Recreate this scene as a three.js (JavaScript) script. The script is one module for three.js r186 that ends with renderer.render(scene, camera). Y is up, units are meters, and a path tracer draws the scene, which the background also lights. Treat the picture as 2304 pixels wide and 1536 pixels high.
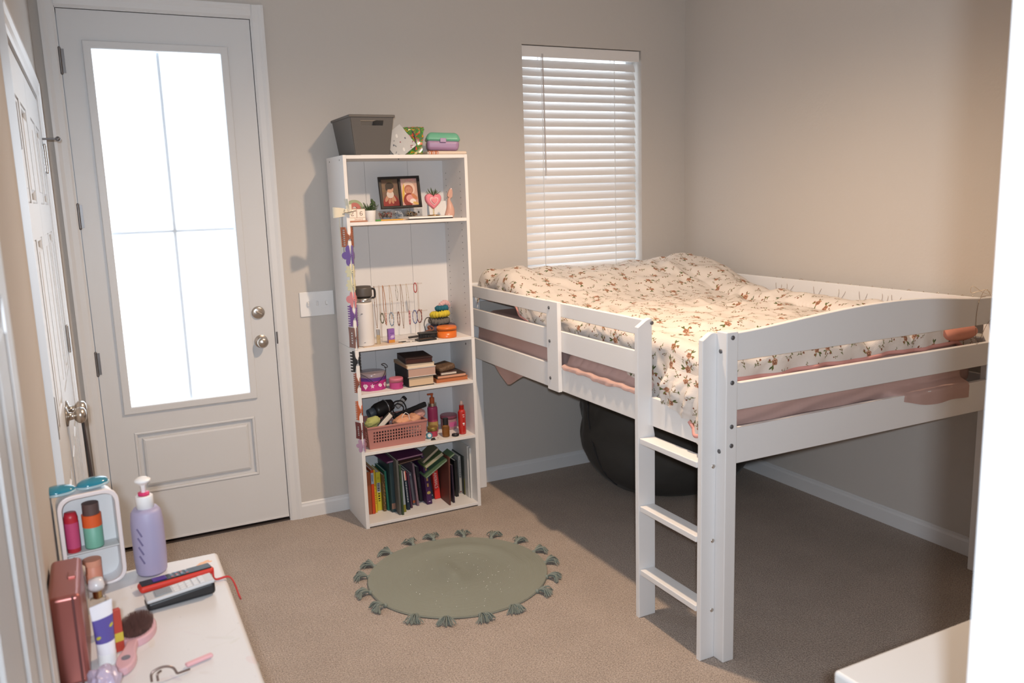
import * as THREE from 'three';
import { RoundedBoxGeometry } from 'three/addons/geometries/RoundedBoxGeometry.js';
import { mergeGeometries, mergeVertices, toCreasedNormals } from 'three/addons/utils/BufferGeometryUtils.js';
import { ImprovedNoise } from 'three/addons/math/ImprovedNoise.js';
import { RectAreaLightUniformsLib } from 'three/addons/lights/RectAreaLightUniformsLib.js';

// ------------------------------------------------------------------ camera, sky, lights, exposure
const scene = new THREE.Scene();
const renderer = new THREE.WebGLRenderer({ antialias: true });
renderer.toneMapping = THREE.LinearToneMapping;
renderer.toneMappingExposure = 1.0;
renderer.shadowMap.enabled = true;
RectAreaLightUniformsLib.init();
const V = (x, y, z) => new THREE.Vector3(x, y, z);
const F_PX = 1873.78, CAM = V(0.047, 1.61, 4.18), YAW = 0.458006, PITCH = -0.17278, ROLL = -0.03168;
const fwd = V(Math.sin(YAW) * Math.cos(PITCH), Math.sin(PITCH), -Math.cos(YAW) * Math.cos(PITCH));
const rt0 = new THREE.Vector3().crossVectors(fwd, V(0, 1, 0)).normalize(), up0 = new THREE.Vector3().crossVectors(rt0, fwd);
const rt = rt0.clone().multiplyScalar(Math.cos(ROLL)).addScaledVector(up0, Math.sin(ROLL));
const upv = up0.clone().multiplyScalar(Math.cos(ROLL)).addScaledVector(rt0, -Math.sin(ROLL));
const camera = new THREE.PerspectiveCamera(2 * Math.atan(768 / F_PX) * 180 / Math.PI, 1.5, 0.05, 60);
camera.position.copy(CAM);
camera.quaternion.setFromRotationMatrix(new THREE.Matrix4().makeBasis(rt, upv, fwd.clone().negate()));
camera.focus = 3.7; camera.userData.fStop = 4.5;
scene.add(camera);
// a pixel of the 2304x1536 frame gives a direction; the plane it lies on gives the distance
const ray = (px, py) => fwd.clone().multiplyScalar(F_PX).addScaledVector(rt, px - 1152).addScaledVector(upv, -(py - 768));
const hit = (px, py, ax, v) => { const d = ray(px, py); return CAM.clone().addScaledVector(d, (v - CAM[ax]) / d[ax]); };
const onX = (px, py, v) => hit(px, py, 'x', v), onY = (px, py, v) => hit(px, py, 'y', v), onZ = (px, py, v) => hit(px, py, 'z', v);

scene.background = new THREE.Color(2.9, 3.2, 3.5);           // flat white overcast sky outside the door glass and the window
// the photographer's flash, a hand's breadth beside and above the lens
const flash = new THREE.SpotLight(new THREE.Color(0.90, 1.0, 1.11), 14, 0, 0.92, 0.8, 2);
flash.name = 'photographer_flash'; flash.position.set(0.0, 1.69, 4.28);
flash.target.position.copy(flash.position).addScaledVector(fwd, 3); flash.target.position.x += 0.1; flash.castShadow = true; flash.shadow.radius = 1.1;
scene.add(flash, flash.target);
const LAMP = V(1.60, 2.60, 1.66), LAMP_RGB = [1.0, 0.72, 0.49], LAMP_CD = 11.8;   // warm ceiling light, built in ceilingLamp()

// ------------------------------------------------------------------ helpers
let seed = 1234567;
const rnd = () => { seed |= 0; seed = seed + 0x6D2B79F5 | 0; let t = Math.imul(seed ^ seed >>> 15, 1 | seed); t = t + Math.imul(t ^ t >>> 7, 61 | t) ^ t; return ((t ^ t >>> 14) >>> 0) / 4294967296; };
const rr = (a, b) => a + (b - a) * rnd();
const perlin = new ImprovedNoise();
const fbm = (x, y, z = 0, o = 4) => { let s = 0, a = 1, t = 0; for (let i = 0; i < o; i++) { s += a * perlin.noise(x, y, z + i * 7.3); t += a; a *= 0.5; x *= 2.03; y *= 2.03; } return s / t; };
const smooth = (a, b, x) => { const t = Math.min(1, Math.max(0, (x - a) / (b - a))); return t * t * (3 - 2 * t); };
const taken = {};
const numbered = (n) => { if (taken[n] === undefined) { taken[n] = 0; return n; } return `${n}_${String(++taken[n]).padStart(3, '0')}`; };
const shadowed = (o) => { o.traverse((c) => { if (c.isMesh) { c.castShadow = true; c.receiveShadow = true; } }); return o; };
function tag(o, label, category, group) { o.userData.label = label; o.userData.category = category; if (group) o.userData.group = group; return o; }
function thing(name, label, category, [x, y, z] = [0, 0, 0], turn = 0, group) {
  const o = new THREE.Group(); o.name = numbered(name); o.position.set(x, y, z); o.rotation.y = turn; tag(o, label, category, group); scene.add(o); return o;
}
function part(parent, name, geo, mat, pos, rot, label) {
  const m = new THREE.Mesh(geo, mat); m.name = name; m.castShadow = m.receiveShadow = true;
  if (pos) m.position.set(...pos); if (rot) m.rotation.set(...rot); if (label) m.userData.label = label;
  parent.add(m); return m;
}
function solo(name, label, category, geo, mat, pos, rot, group) {      // a thing that is one mesh
  const m = part(scene, numbered(name), geo, mat, pos, rot); return tag(m, label, category, group);
}
function struct(name, geo, mat, pos, rot) { const m = part(scene, name, geo, mat, pos, rot); m.userData.kind = 'structure'; return m; }
function structGroup(name, pos = [0, 0, 0], turn = 0) { const g = new THREE.Group(); g.name = name; g.position.set(...pos); g.rotation.y = turn; g.userData.kind = 'structure'; scene.add(g); return g; }
const flat = (g) => (g.index ? g.toNonIndexed() : g);
const merge = (list) => { const l = list.map((g) => { const f = flat(g); for (const k of Object.keys(f.attributes)) if (!['position', 'normal', 'uv'].includes(k)) f.deleteAttribute(k); return f; }); return mergeGeometries(l); };
const T = (g, x = 0, y = 0, z = 0, rx = 0, ry = 0, rz = 0) => g.applyMatrix4(new THREE.Matrix4().compose(V(x, y, z), new THREE.Quaternion().setFromEuler(new THREE.Euler(rx, ry, rz)), V(1, 1, 1)));
const sbox = (w, h, d, x = 0, y = 0, z = 0) => T(new THREE.BoxGeometry(w, h, d), x, y, z);
const rbox = (w, h, d, r = 0.003, x = 0, y = 0, z = 0, seg = 2) => T(new RoundedBoxGeometry(w, h, d, seg, Math.min(r, w / 2.01, h / 2.01, d / 2.01)), x, y, z);
const boxAt = (x0, x1, y0, y1, z0, z1, r) => r ? rbox(x1 - x0, y1 - y0, z1 - z0, r, (x0 + x1) / 2, (y0 + y1) / 2, (z0 + z1) / 2) : sbox(x1 - x0, y1 - y0, z1 - z0, (x0 + x1) / 2, (y0 + y1) / 2, (z0 + z1) / 2);
const cyl = (r, h, x = 0, y = 0, z = 0, seg = 24, r2 = r) => T(new THREE.CylinderGeometry(r2, r, h, seg), x, y, z);
const lathe = (pts, seg = 32) => new THREE.LatheGeometry(pts.map(([x, y]) => new THREE.Vector2(x, y)), seg);
const ball = (r, x = 0, y = 0, z = 0, s = 20) => T(new THREE.SphereGeometry(r, s, Math.round(s * 0.6)), x, y, z);
const tube = (pts, r, seg = 32, closed = false, rad = 7) => new THREE.TubeGeometry(new THREE.CatmullRomCurve3(pts.map((p) => (p.isVector3 ? p : V(...p))), closed), seg, r, rad, closed);
const shape = (pts) => { const s = new THREE.Shape(); pts.forEach(([x, y], i) => (i ? s.lineTo(x, y) : s.moveTo(x, y))); s.closePath(); return s; };
const rectHole = (s, x0, y0, x1, y1) => { const p = new THREE.Path(); p.moveTo(x0, y0); p.lineTo(x0, y1); p.lineTo(x1, y1); p.lineTo(x1, y0); p.closePath(); s.holes.push(p); };
const extrude = (s, depth, bevel = 0, seg = 2, curve = 10) => new THREE.ExtrudeGeometry(s, { depth, bevelEnabled: bevel > 0, bevelThickness: bevel, bevelSize: bevel, bevelOffset: -bevel, bevelSegments: seg, curveSegments: curve });
const mat = (color, roughness = 0.6, o = {}) => new THREE.MeshStandardMaterial({ color: Array.isArray(color) ? new THREE.Color().setRGB(...color) : new THREE.Color(color), roughness, ...o });
const phys = (color, roughness = 0.5, o = {}) => new THREE.MeshPhysicalMaterial({ color: Array.isArray(color) ? new THREE.Color().setRGB(...color) : new THREE.Color(color), roughness, ...o });
function dataTex(n, fn, srgb, repeat) {
  const d = new Uint8Array(n * n * 4);
  for (let j = 0; j < n; j++) for (let i = 0; i < n; i++) { const c = fn(i / n, j / n, i, j); const k = (j * n + i) * 4; d[k] = c[0]; d[k + 1] = c[1]; d[k + 2] = c[2]; d[k + 3] = 255; }
  const t = new THREE.DataTexture(d, n, n, THREE.RGBAFormat); t.wrapS = t.wrapT = THREE.RepeatWrapping; t.magFilter = THREE.LinearFilter; t.minFilter = THREE.LinearMipmapLinearFilter; t.generateMipmaps = true;
  if (srgb) t.colorSpace = THREE.SRGBColorSpace; if (repeat) t.repeat.set(repeat, repeat); t.needsUpdate = true; return t;
}
function canvasTex(w, h, draw) {
  const c = document.createElement('canvas'); c.width = w; c.height = h; const g = c.getContext('2d'); draw(g, w, h);
  const t = new THREE.CanvasTexture(c); t.colorSpace = THREE.SRGBColorSpace; t.wrapS = t.wrapT = THREE.RepeatWrapping; return t;
}
// planar uv in metres over the axis each face points along
function metreUV(geo, s = 1) {
  const g = flat(geo), p = g.attributes.position, n = g.attributes.normal, uv = new Float32Array(p.count * 2);
  for (let i = 0; i < p.count; i++) {
    const ax = Math.abs(n.getX(i)), ay = Math.abs(n.getY(i)), az = Math.abs(n.getZ(i));
    const [a, b] = ay >= ax && ay >= az ? [p.getX(i), p.getZ(i)] : ax >= az ? [p.getZ(i), p.getY(i)] : [p.getX(i), p.getY(i)];
    uv[i * 2] = a / s; uv[i * 2 + 1] = b / s;
  }
  g.setAttribute('uv', new THREE.BufferAttribute(uv, 2)); return g;
}
function grid(nu, nv, fn) {   // fn(u,v) -> [x,y,z,s,t]
  const pos = [], uv = [], idx = [];
  for (let j = 0; j <= nv; j++) for (let i = 0; i <= nu; i++) { const [x, y, z, s = i / nu, t = j / nv] = fn(i / nu, j / nv); pos.push(x, y, z); uv.push(s, t); }
  for (let j = 0; j < nv; j++) for (let i = 0; i < nu; i++) { const a = j * (nu + 1) + i, b = a + 1, c = a + nu + 1, d = c + 1; idx.push(a, c, b, b, c, d); }
  const g = new THREE.BufferGeometry(); g.setAttribute('position', new THREE.Float32BufferAttribute(pos, 3)); g.setAttribute('uv', new THREE.Float32BufferAttribute(uv, 2)); g.setIndex(idx); g.computeVertexNormals(); return g;
}
function displace(geo, fn) { const g = mergeVertices(geo.deleteAttribute ? (geo.deleteAttribute('normal'), geo.deleteAttribute('uv'), geo) : geo, 1e-5), p = g.attributes.position, v = new THREE.Vector3(); for (let i = 0; i < p.count; i++) { v.fromBufferAttribute(p, i); fn(v); p.setXYZ(i, v.x, v.y, v.z); } g.computeVertexNormals(); return g; }

// ------------------------------------------------------------------ materials
const peel = dataTex(256, (u, v) => { const k = 128 + 90 * fbm(u * 32, v * 32, 1, 3); return [k, k, k]; }, false);
const M = {};
M.wall = mat([0.565, 0.532, 0.498], 0.85, { bumpMap: peel, bumpScale: 0.0009 });
M.ceiling = mat([0.80, 0.79, 0.77], 0.9);
M.trim = mat([0.71, 0.712, 0.718], 0.38);
M.doorPaint = mat([0.67, 0.678, 0.69], 0.42);
const woodBump = dataTex(256, (u, v) => { const k = 128 + 60 * fbm(u * 4, v * 60, 3, 3); return [k, k, k]; }, false);
M.bedWhite = mat([0.80, 0.80, 0.805], 0.42, { bumpMap: woodBump, bumpScale: 0.0003 });
M.shelfWhite = mat([0.78, 0.77, 0.765], 0.5);
M.shelfBack = mat([0.72, 0.72, 0.725], 0.6);
M.dresserWhite = mat([0.66, 0.655, 0.65], 0.4);
M.nickel = mat([0.55, 0.50, 0.45], 0.28, { metalness: 1 });
M.darkMetal = mat([0.20, 0.19, 0.19], 0.4, { metalness: 0.9 });
M.steel = mat([0.62, 0.61, 0.60], 0.22, { metalness: 1 });
M.bolt = mat([0.16, 0.16, 0.17], 0.45, { metalness: 0.6 });
M.black = mat([0.012, 0.012, 0.014], 0.42);
M.blackSoft = mat([0.018, 0.018, 0.02], 0.75);
M.clear = phys([0.96, 0.97, 0.98], 0.05, { transmission: 1, thickness: 0, ior: 1.45 });
M.paper = mat([0.80, 0.76, 0.68], 0.8);
M.white = mat([0.80, 0.80, 0.80], 0.45);
M.threshold = mat([0.06, 0.045, 0.04], 0.5);

// carpet: short loop pile, mottled
const carpetMap = dataTex(1024, (u, v, i, j) => {
  const c = fbm(u * 6, v * 6, 2, 3), f = fbm(u * 230, v * 230, 5, 2), q = (((i * 73856093) ^ (j * 19349663)) >>> 0) % 97 / 97 - 0.5;
  const k = 1 + 0.05 * c + 0.34 * f + 0.22 * q; return [Math.min(255, 168 * k), Math.min(255, 155 * k), Math.min(255, 145 * k)];
}, true);
const carpetBump = dataTex(1024, (u, v) => { const k = 128 + 110 * fbm(u * 230, v * 230, 5, 2) + 26 * fbm(u * 14, v * 14, 9, 2); return [k, k, k]; }, false);
M.carpet = mat([1, 1, 1], 0.98, { map: carpetMap, bumpMap: carpetBump, bumpScale: 0.006 });
// ------------------------------------------------------------------ room shell
const XL = -0.10, XR = 3.323, ZF_IN = 3.70, ZF_OUT = 3.84, CEIL = 2.74, TH = 0.14;
const DW = 0.797, D0 = 0.025, D1 = 2.455;                        // exterior door slab
const WX0 = 2.222, WX1 = 3.004, WY0 = 0.93, WY1 = 2.418;         // window opening
const DJ = 0.795, DJL = -0.045;                                   // entry doorway right and left edges
{
  struct('floor', metreUV(boxAt(XL - TH, XR + TH, -0.1, 0, -TH, 5.6), 1.15), M.carpet);
  struct('ceiling', boxAt(XL - TH, XR + TH, CEIL, CEIL + 0.1, -TH, 5.6), M.ceiling);
  const sb = shape([[XL - TH, 0], [XR + TH, 0], [XR + TH, CEIL], [XL - TH, CEIL]]);
  rectHole(sb, -0.022, 0.001, DW + 0.022, D1 + 0.022); rectHole(sb, WX0, WY0, WX1, WY1);
  struct('wall_back', metreUV(T(extrude(sb, TH), 0, 0, -TH), 0.5), M.wall);
  struct('wall_right', metreUV(boxAt(XR, XR + TH, 0, CEIL, 0, ZF_OUT), 0.5), M.wall);
  // left wall with the closet opening
  const sl = shape([[0, 0], [5.6, 0], [5.6, CEIL], [0, CEIL]]); rectHole(sl, 0.35, 0.001, 1.83, 2.045);
  const gl = extrude(sl, TH); gl.applyMatrix4(new THREE.Matrix4().makeBasis(V(0, 0, 1), V(0, 1, 0), V(-1, 0, 0))); gl.translate(XL, 0, 0);
  struct('wall_left', metreUV(gl, 0.5), M.wall);
  const sf = shape([[XL, 0], [XR, 0], [XR, CEIL], [XL, CEIL]]); rectHole(sf, DJL, 0.001, DJ, 2.06);
  struct('wall_front', metreUV(T(extrude(sf, TH), 0, 0, ZF_IN), 0.5), M.wall);
  // closet interior behind the closet doors, hall behind the camera
  struct('wall_closet', merge([boxAt(XL - 0.75, XL - 0.7, 0, CEIL, 0.2, 2), boxAt(XL - 0.7, XL - TH, 0, CEIL, 0.2, 0.25), boxAt(XL - 0.7, XL - TH, 0, CEIL, 1.95, 2), boxAt(XL - 0.7, XL - TH, 2.3, 2.35, 0.2, 2), boxAt(XL - 0.7, XL - TH, -0.05, 0, 0.2, 2)]), M.wall);
  struct('wall_hall', merge([boxAt(XL - TH, 1.6, 0, CEIL, 5.5, 5.6), boxAt(1.5, 1.6, 0, CEIL, ZF_OUT, 5.5)]), M.wall);
  // baseboards: flat face, small cove on top
  const prof = [[0, 0], [0.013, 0], [0.013, 0.062], [0.009, 0.072], [0.009, 0.078], [0.004, 0.083], [0, 0.083]];
  const run = (len) => extrude(shape(prof), len);
  const bb = (name, list) => struct(name, merge(list), M.trim);
  const alongX = (x0, x1) => { const g = run(x1 - x0); g.applyMatrix4(new THREE.Matrix4().makeBasis(V(0, 0, 1), V(0, 1, 0), V(-1, 0, 0))); return g.translate(x1, 0, 0); };
  bb('baseboard_back', [alongX(0.862, XR)]);
  { const g = run(ZF_IN); g.applyMatrix4(new THREE.Matrix4().makeBasis(V(-1, 0, 0), V(0, 1, 0), V(0, 0, -1))); bb('baseboard_right', [g.translate(XR, 0, ZF_IN)]); }
  { const g = run(1.7); bb('baseboard_left', [g.translate(XL, 0, 1.905)]); }
  { const g = run(XR - DJ - 0.07); g.applyMatrix4(new THREE.Matrix4().makeBasis(V(0, 0, -1), V(0, 1, 0), V(1, 0, 0))); bb('baseboard_front', [g.translate(DJ + 0.07, 0, ZF_IN)]); }
}
// moulded casing: legs and head of one opening, profile swept, in the plane of local xy, facing +z
function casing(w0, w1, y0, y1, cw = 0.06) {
  const prof = (len) => { const s = shape([[0, 0], [cw, 0], [cw, 0.017], [cw * 0.8, 0.017], [cw * 0.55, 0.012], [cw * 0.15, 0.010], [0, 0.006]]); return extrude(s, len); };
  const L = prof(y1 - y0 + cw); L.applyMatrix4(new THREE.Matrix4().makeBasis(V(-1, 0, 0), V(0, 0, 1), V(0, 1, 0))); L.translate(w0, y0, 0);
  const R = prof(y1 - y0 + cw); R.applyMatrix4(new THREE.Matrix4().makeBasis(V(1, 0, 0), V(0, 0, 1), V(0, 1, 0))); R.translate(w1, y0, 0);
  const H = prof(w1 - w0); H.applyMatrix4(new THREE.Matrix4().makeBasis(V(0, 1, 0), V(0, 0, 1), V(1, 0, 0))); H.translate(w0, y1, 0);
  for (const g of [L, R, H]) g.computeVertexNormals();
  return [L, R, H];
}
function knobGeo(len = 0.055) {   // points along +z
  return T(lathe([[0, 0], [0.032, 0], [0.032, 0.006], [0.014, 0.010], [0.012, 0.024], [0.018, 0.028], [0.026, 0.036], [0.0275, 0.045], [0.024, 0.055], [0.014, 0.061], [0, 0.062]], 32), 0, 0, 0, Math.PI / 2, 0, 0);
}
const hinge = () => merge([cyl(0.006, 0.1, 0, 0, 0.006, 12), ball(0.0065, 0, 0.052, 0.006, 10), ball(0.0065, 0, -0.052, 0.006, 10), sbox(0.018, 0.1, 0.003, 0.008, 0, 0.001)]);
// exterior door with frosted four-lite glass
{
  const d = structGroup('door_1', [0, 0, 0]);
  const gx0 = 0.120, gx1 = 0.655, gy0 = 0.697, gy1 = 2.295;
  const s = shape([[0, D0], [DW, D0], [DW, D1], [0, D1]]); rectHole(s, gx0 - 0.02, gy0 - 0.02, gx1 + 0.02, gy1 + 0.02); rectHole(s, 0.118, 0.27, 0.668, 0.572);
  part(d, 'slab', T(extrude(s, 0.044), 0, 0, -0.046), M.doorPaint);
  const fr = shape([[gx0 - 0.034, gy0 - 0.034], [gx1 + 0.034, gy0 - 0.034], [gx1 + 0.034, gy1 + 0.034], [gx0 - 0.034, gy1 + 0.034]]); rectHole(fr, gx0, gy0, gx1, gy1);
  const lf = part(d, 'glass_frame', T(extrude(fr, 0.018, 0.005, 3), 0, 0, -0.012), M.doorPaint);
  const mx = 0.387, my = 1.498, glass = phys([0.97, 0.985, 1], 0.75, { transmission: 1, thickness: 0, ior: 1.45 });
  for (const [a, b] of [[gx0, mx], [mx, gx1]]) for (const [c, e] of [[gy0, my], [my, gy1]]) part(d, 'pane', boxAt(a - 0.001, b + 0.001, c - 0.001, e + 0.001, -0.03, -0.026), glass);
  const bar = mat([0.62, 0.65, 0.68], 0.5);
  part(d, 'muntin', boxAt(mx - 0.007, mx + 0.007, gy0, gy1, -0.040, -0.031), bar);
  part(d, 'muntin', boxAt(gx0, gx1, my - 0.006, my + 0.006, -0.040, -0.0312), bar);
  // lower panel: sunk sticking and a raised field
  const pf = shape([[0.118, 0.27], [0.668, 0.27], [0.668, 0.572], [0.118, 0.572]]); rectHole(pf, 0.132, 0.284, 0.654, 0.558);
  part(d, 'panel_moulding', T(extrude(pf, 0.010, 0.006, 3), 0, 0, -0.014), M.doorPaint);
  part(d, 'panel', merge([boxAt(0.118, 0.668, 0.27, 0.572, -0.030, -0.014), T(extrude(shape([[0.152, 0.304], [0.634, 0.304], [0.634, 0.538], [0.152, 0.538]]), 0.004, 0.012, 2), 0, 0, -0.016)]), M.doorPaint);
  part(d, 'door_knob', knobGeo(), M.nickel, [0.730, 0.944, -0.002]);
  const db = part(d, 'deadbolt', T(lathe([[0, 0], [0.031, 0], [0.031, 0.006], [0.024, 0.014], [0, 0.015]], 32), 0, 0, 0, Math.PI / 2), M.nickel, [0.727, 1.087, -0.002]);
  part(db, 'thumb_turn', rbox(0.036, 0.011, 0.016, 0.005, 0, 0, 0.020), M.nickel, [0, 0, 0], [0, 0, -0.6]);
  for (const y of [2.24, 1.58, 0.915, 0.25]) part(d, 'hinge', hinge(), M.darkMetal, [-0.003, y, -0.002]);
  part(d, 'door_sweep', boxAt(0, DW, D0 - 0.003, D0 + 0.006, -0.044, 0.001), M.trim);
  part(d, 'strike_plate', rbox(0.012, 0.06, 0.003, 0.001), M.darkMetal, [DW + 0.012, 0.955, 0.008]);
  const t = structGroup('trim_1'); const c = casing(-0.006, DW + 0.006, 0, D1 + 0.008, 0.058);
  part(t, 'side_casing', c[0], M.trim); part(t, 'side_casing', c[1], M.trim); part(t, 'head_casing', c[2], M.trim);
  part(t, 'jamb', merge([boxAt(-0.022, -0.003, 0, D1 + 0.02, -TH, 0.004), boxAt(DW + 0.003, DW + 0.022, 0, D1 + 0.02, -TH, 0.004), boxAt(-0.022, DW + 0.022, D1 + 0.003, D1 + 0.022, -TH, 0.004), boxAt(-0.005, 0.014, 0, D1 + 0.02, -0.075, -0.0475), boxAt(DW - 0.014, DW + 0.005, 0, D1 + 0.02, -0.075, -0.0475), boxAt(-0.005, DW + 0.005, D1 - 0.012, D1 + 0.005, -0.075, -0.0475)]), M.trim);
  part(t, 'threshold', merge([boxAt(-0.02, DW + 0.02, 0, 0.008, -TH, 0.0), boxAt(-0.02, DW + 0.02, 0, 0.034, -TH, -0.0475)]), M.threshold);
}
// panelled door leaf in local xy (x 0..w), facing +z; panels: [x0,x1,y0,y1]
function panelLeaf(g, w, h, panels, t = 0.035) {
  const s = shape([[0, 0], [w, 0], [w, h], [0, h]]); for (const [a, b, c, e] of panels) rectHole(s, a, c, b, e);
  part(g, 'leaf', T(extrude(s, t), 0, 0, -t), M.doorPaint);
  for (const [a, b, c, e] of panels) {
    const f = shape([[a, c], [b, c], [b, e], [a, e]]); rectHole(f, a + 0.012, c + 0.012, b - 0.012, e - 0.012);
    const p = part(g, 'panel', merge([boxAt(a, b, c, e, -t + 0.004, -0.012), T(extrude(shape([[a + 0.03, c + 0.03], [b - 0.03, c + 0.03], [b - 0.03, e - 0.03], [a + 0.03, e - 0.03]]), 0.003, 0.010, 1), 0, 0, -0.013)]), M.doorPaint);
    part(p, 'panel_moulding', T(extrude(f, 0.006, 0.006, 2), 0, 0, -0.014), M.doorPaint);
  }
}
// closet: a pair of narrow doors in the left wall
{
  const z0 = 0.352, z1 = 1.828, mid = 1.09, H = 2.03;
  const rows = [[0.22, 0.78], [0.98, 1.52], [1.62, 1.90]];
  const mk = (name, zStart, w, knobEnd) => {                       // local x runs along -z (towards the back wall), face towards +x
    const g = structGroup(name, [XL + 0.002, 0.012, zStart], Math.PI / 2);
    panelLeaf(g, w, H - 0.01, rows.flatMap(([a, b]) => [[0.10, w / 2 - 0.03, a, b], [w / 2 + 0.03, w - 0.10, a, b]]));
    const k = part(g, 'door_knob', knobGeo(), M.nickel, [knobEnd ? w - 0.05 : 0.05, 0.93, 0]);
    for (const y of [0.25, 1.08, 1.80]) part(g, 'hinge', hinge(), knobEnd ? M.darkMetal : M.steel, [knobEnd ? -0.002 : w + 0.002, y, 0.002]);
    return g;
  };
  mk('door_2', z1, z1 - mid - 0.003, true); const r = mk('door_3', mid, mid - z0 - 0.003, false);
  part(r, 'door_stop', merge([cyl(0.004, 0.05, 0, 0, 0, 10), ball(0.010, 0, 0.03, 0, 12)]), M.darkMetal, [mid - z0 - 0.02, 1.875, 0.028], [Math.PI / 2, 0, 0]);
  const t = structGroup('trim_2', [XL, 0, 0], Math.PI / 2);
  for (const [i, g] of casing(-1.835, -0.345, 0, 2.048, 0.058).entries()) part(t, i < 2 ? 'side_casing' : 'head_casing', g, M.trim);
}
// entry door, swung in against the left wall, and its frame
{
  const g = structGroup('door_4', [DJL + 0.008, 0.012, ZF_IN - 0.012], Math.PI / 2 + 0.035);
  const w = 0.80;
  const rows = [[0.22, 0.80], [0.96, 1.50], [1.62, 1.90]];
  panelLeaf(g, w, 2.03, rows.flatMap(([a, b]) => [[0.115, w / 2 - 0.05, a, b], [w / 2 + 0.05, w - 0.115, a, b]]));
  for (const y of [0.25, 1.0, 1.80]) part(g, 'hinge', hinge(), M.nickel, [-0.002, y, 0.002]);
  const t = structGroup('trim_3', [0, 0, ZF_IN], Math.PI);
  for (const [i, c] of casing(-DJ - 0.008, -DJL - 0.0, 0, 2.04, 0.05).entries()) if (i === 0) part(t, 'side_casing', c, M.trim); else if (i === 2) part(t, 'head_casing', c, M.trim);
  const j = structGroup('trim_4');
  part(j, 'jamb', merge([boxAt(DJ - 0.018, DJ, 0, 2.06, ZF_IN - 0.002, ZF_OUT + 0.002), boxAt(DJ - 0.030, DJ - 0.018, 0, 2.045, ZF_IN + 0.045, ZF_IN + 0.082), boxAt(DJL, DJL + 0.004, 0, 2.06, ZF_IN, ZF_OUT), boxAt(DJL, DJ, 2.042, 2.06, ZF_IN, ZF_OUT)]), M.trim);
  for (const [i, c] of casing(DJL + 0.0, DJ - 0.012, 0, 2.04, 0.06).entries()) if (i === 1) part(j, 'side_casing', c, M.trim, [0, 0, ZF_OUT]);
}
// window with a vinyl sash and a wide-slat blind
{
  const w = structGroup('window_1');
  const fz = -0.115, fw = 0.045, s = shape([[WX0, WY0], [WX1, WY0], [WX1, WY1], [WX0, WY1]]); const my = (WY0 + WY1) / 2;
  rectHole(s, WX0 + fw, WY0 + fw, WX1 - fw, my - 0.02); rectHole(s, WX0 + fw, my + 0.02, WX1 - fw, WY1 - fw);
  part(w, 'window_frame', T(extrude(s, 0.04), 0, 0, fz - 0.02), M.trim);
  part(w, 'pane', boxAt(WX0 + fw, WX1 - fw, WY0 + fw, my - 0.02, fz - 0.002, fz + 0.002), M.clear);
  part(w, 'pane', boxAt(WX0 + fw, WX1 - fw, my + 0.02, WY1 - fw, fz - 0.002, fz + 0.002), M.clear);
  part(w, 'window_sill', boxAt(WX0, WX1, WY0, WY0 + 0.015, fz + 0.02, 0.02, 0.004), M.trim);
  const b = thing('window_blind', 'white wide-slat window blind, lowered and closed', 'blind', [WX0, WY0, -0.045]);
  const bw = WX1 - WX0 - 0.022, bx = bw / 2 + 0.003, vinyl = mat([0.80, 0.775, 0.755], 0.45);
  part(b, 'headrail', rbox(bw + 0.012, 0.05, 0.06, 0.004, bx + 0.005, WY1 - WY0 - 0.030, -0.002), vinyl);
  part(b, 'valance', rbox(bw + 0.014, 0.058, 0.008, 0.003, bx + 0.005, WY1 - WY0 - 0.033, 0.034), vinyl);
  const sl = extrude(shape([[-0.025, 0], [-0.0125, 0.0022], [0, 0.003], [0.0125, 0.0022], [0.025, 0], [0.025, -0.0025], [0.0125, -0.0003], [0, 0.0005], [-0.0125, -0.0003], [-0.025, -0.0025]]), bw);
  sl.applyMatrix4(new THREE.Matrix4().makeBasis(V(0, 0, 1), V(0, 1, 0), V(-1, 0, 0))); sl.translate(bw, 0, 0);
  const pitch = 0.0452, n = 30;
  for (let k = 0; k < n; k++) part(b, 'slat', sl, vinyl, [0.003, WY1 - WY0 - 0.092 - k * pitch, 0], [1.13 + rr(-0.012, 0.012) + (k > 15 ? 0.03 : 0), 0, 0]);
  part(b, 'bottom_rail', rbox(bw, 0.02, 0.05, 0.004, bx, WY1 - WY0 - 0.092 - n * pitch, 0), vinyl);
  for (const fx of [0.17, 0.80]) part(b, 'ladder_cord', merge([-0.021, 0.021].map((dz) => sbox(0.004, n * pitch + 0.05, 0.0015, bw * fx, WY1 - WY0 - 0.092 - n * pitch / 2 + 0.02, dz + 0.003))), M.white);
  part(b, 'tilt_wand', tube([[0.128, WY1 - WY0 - 0.045, 0.042], [0.130, WY1 - WY0 - 0.3, 0.044], [0.133, WY1 - WY0 - 0.70, 0.045]], 0.0042, 12), phys([0.75, 0.7, 0.68], 0.2, { transmission: 0.4, thickness: 0 }));
}
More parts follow.
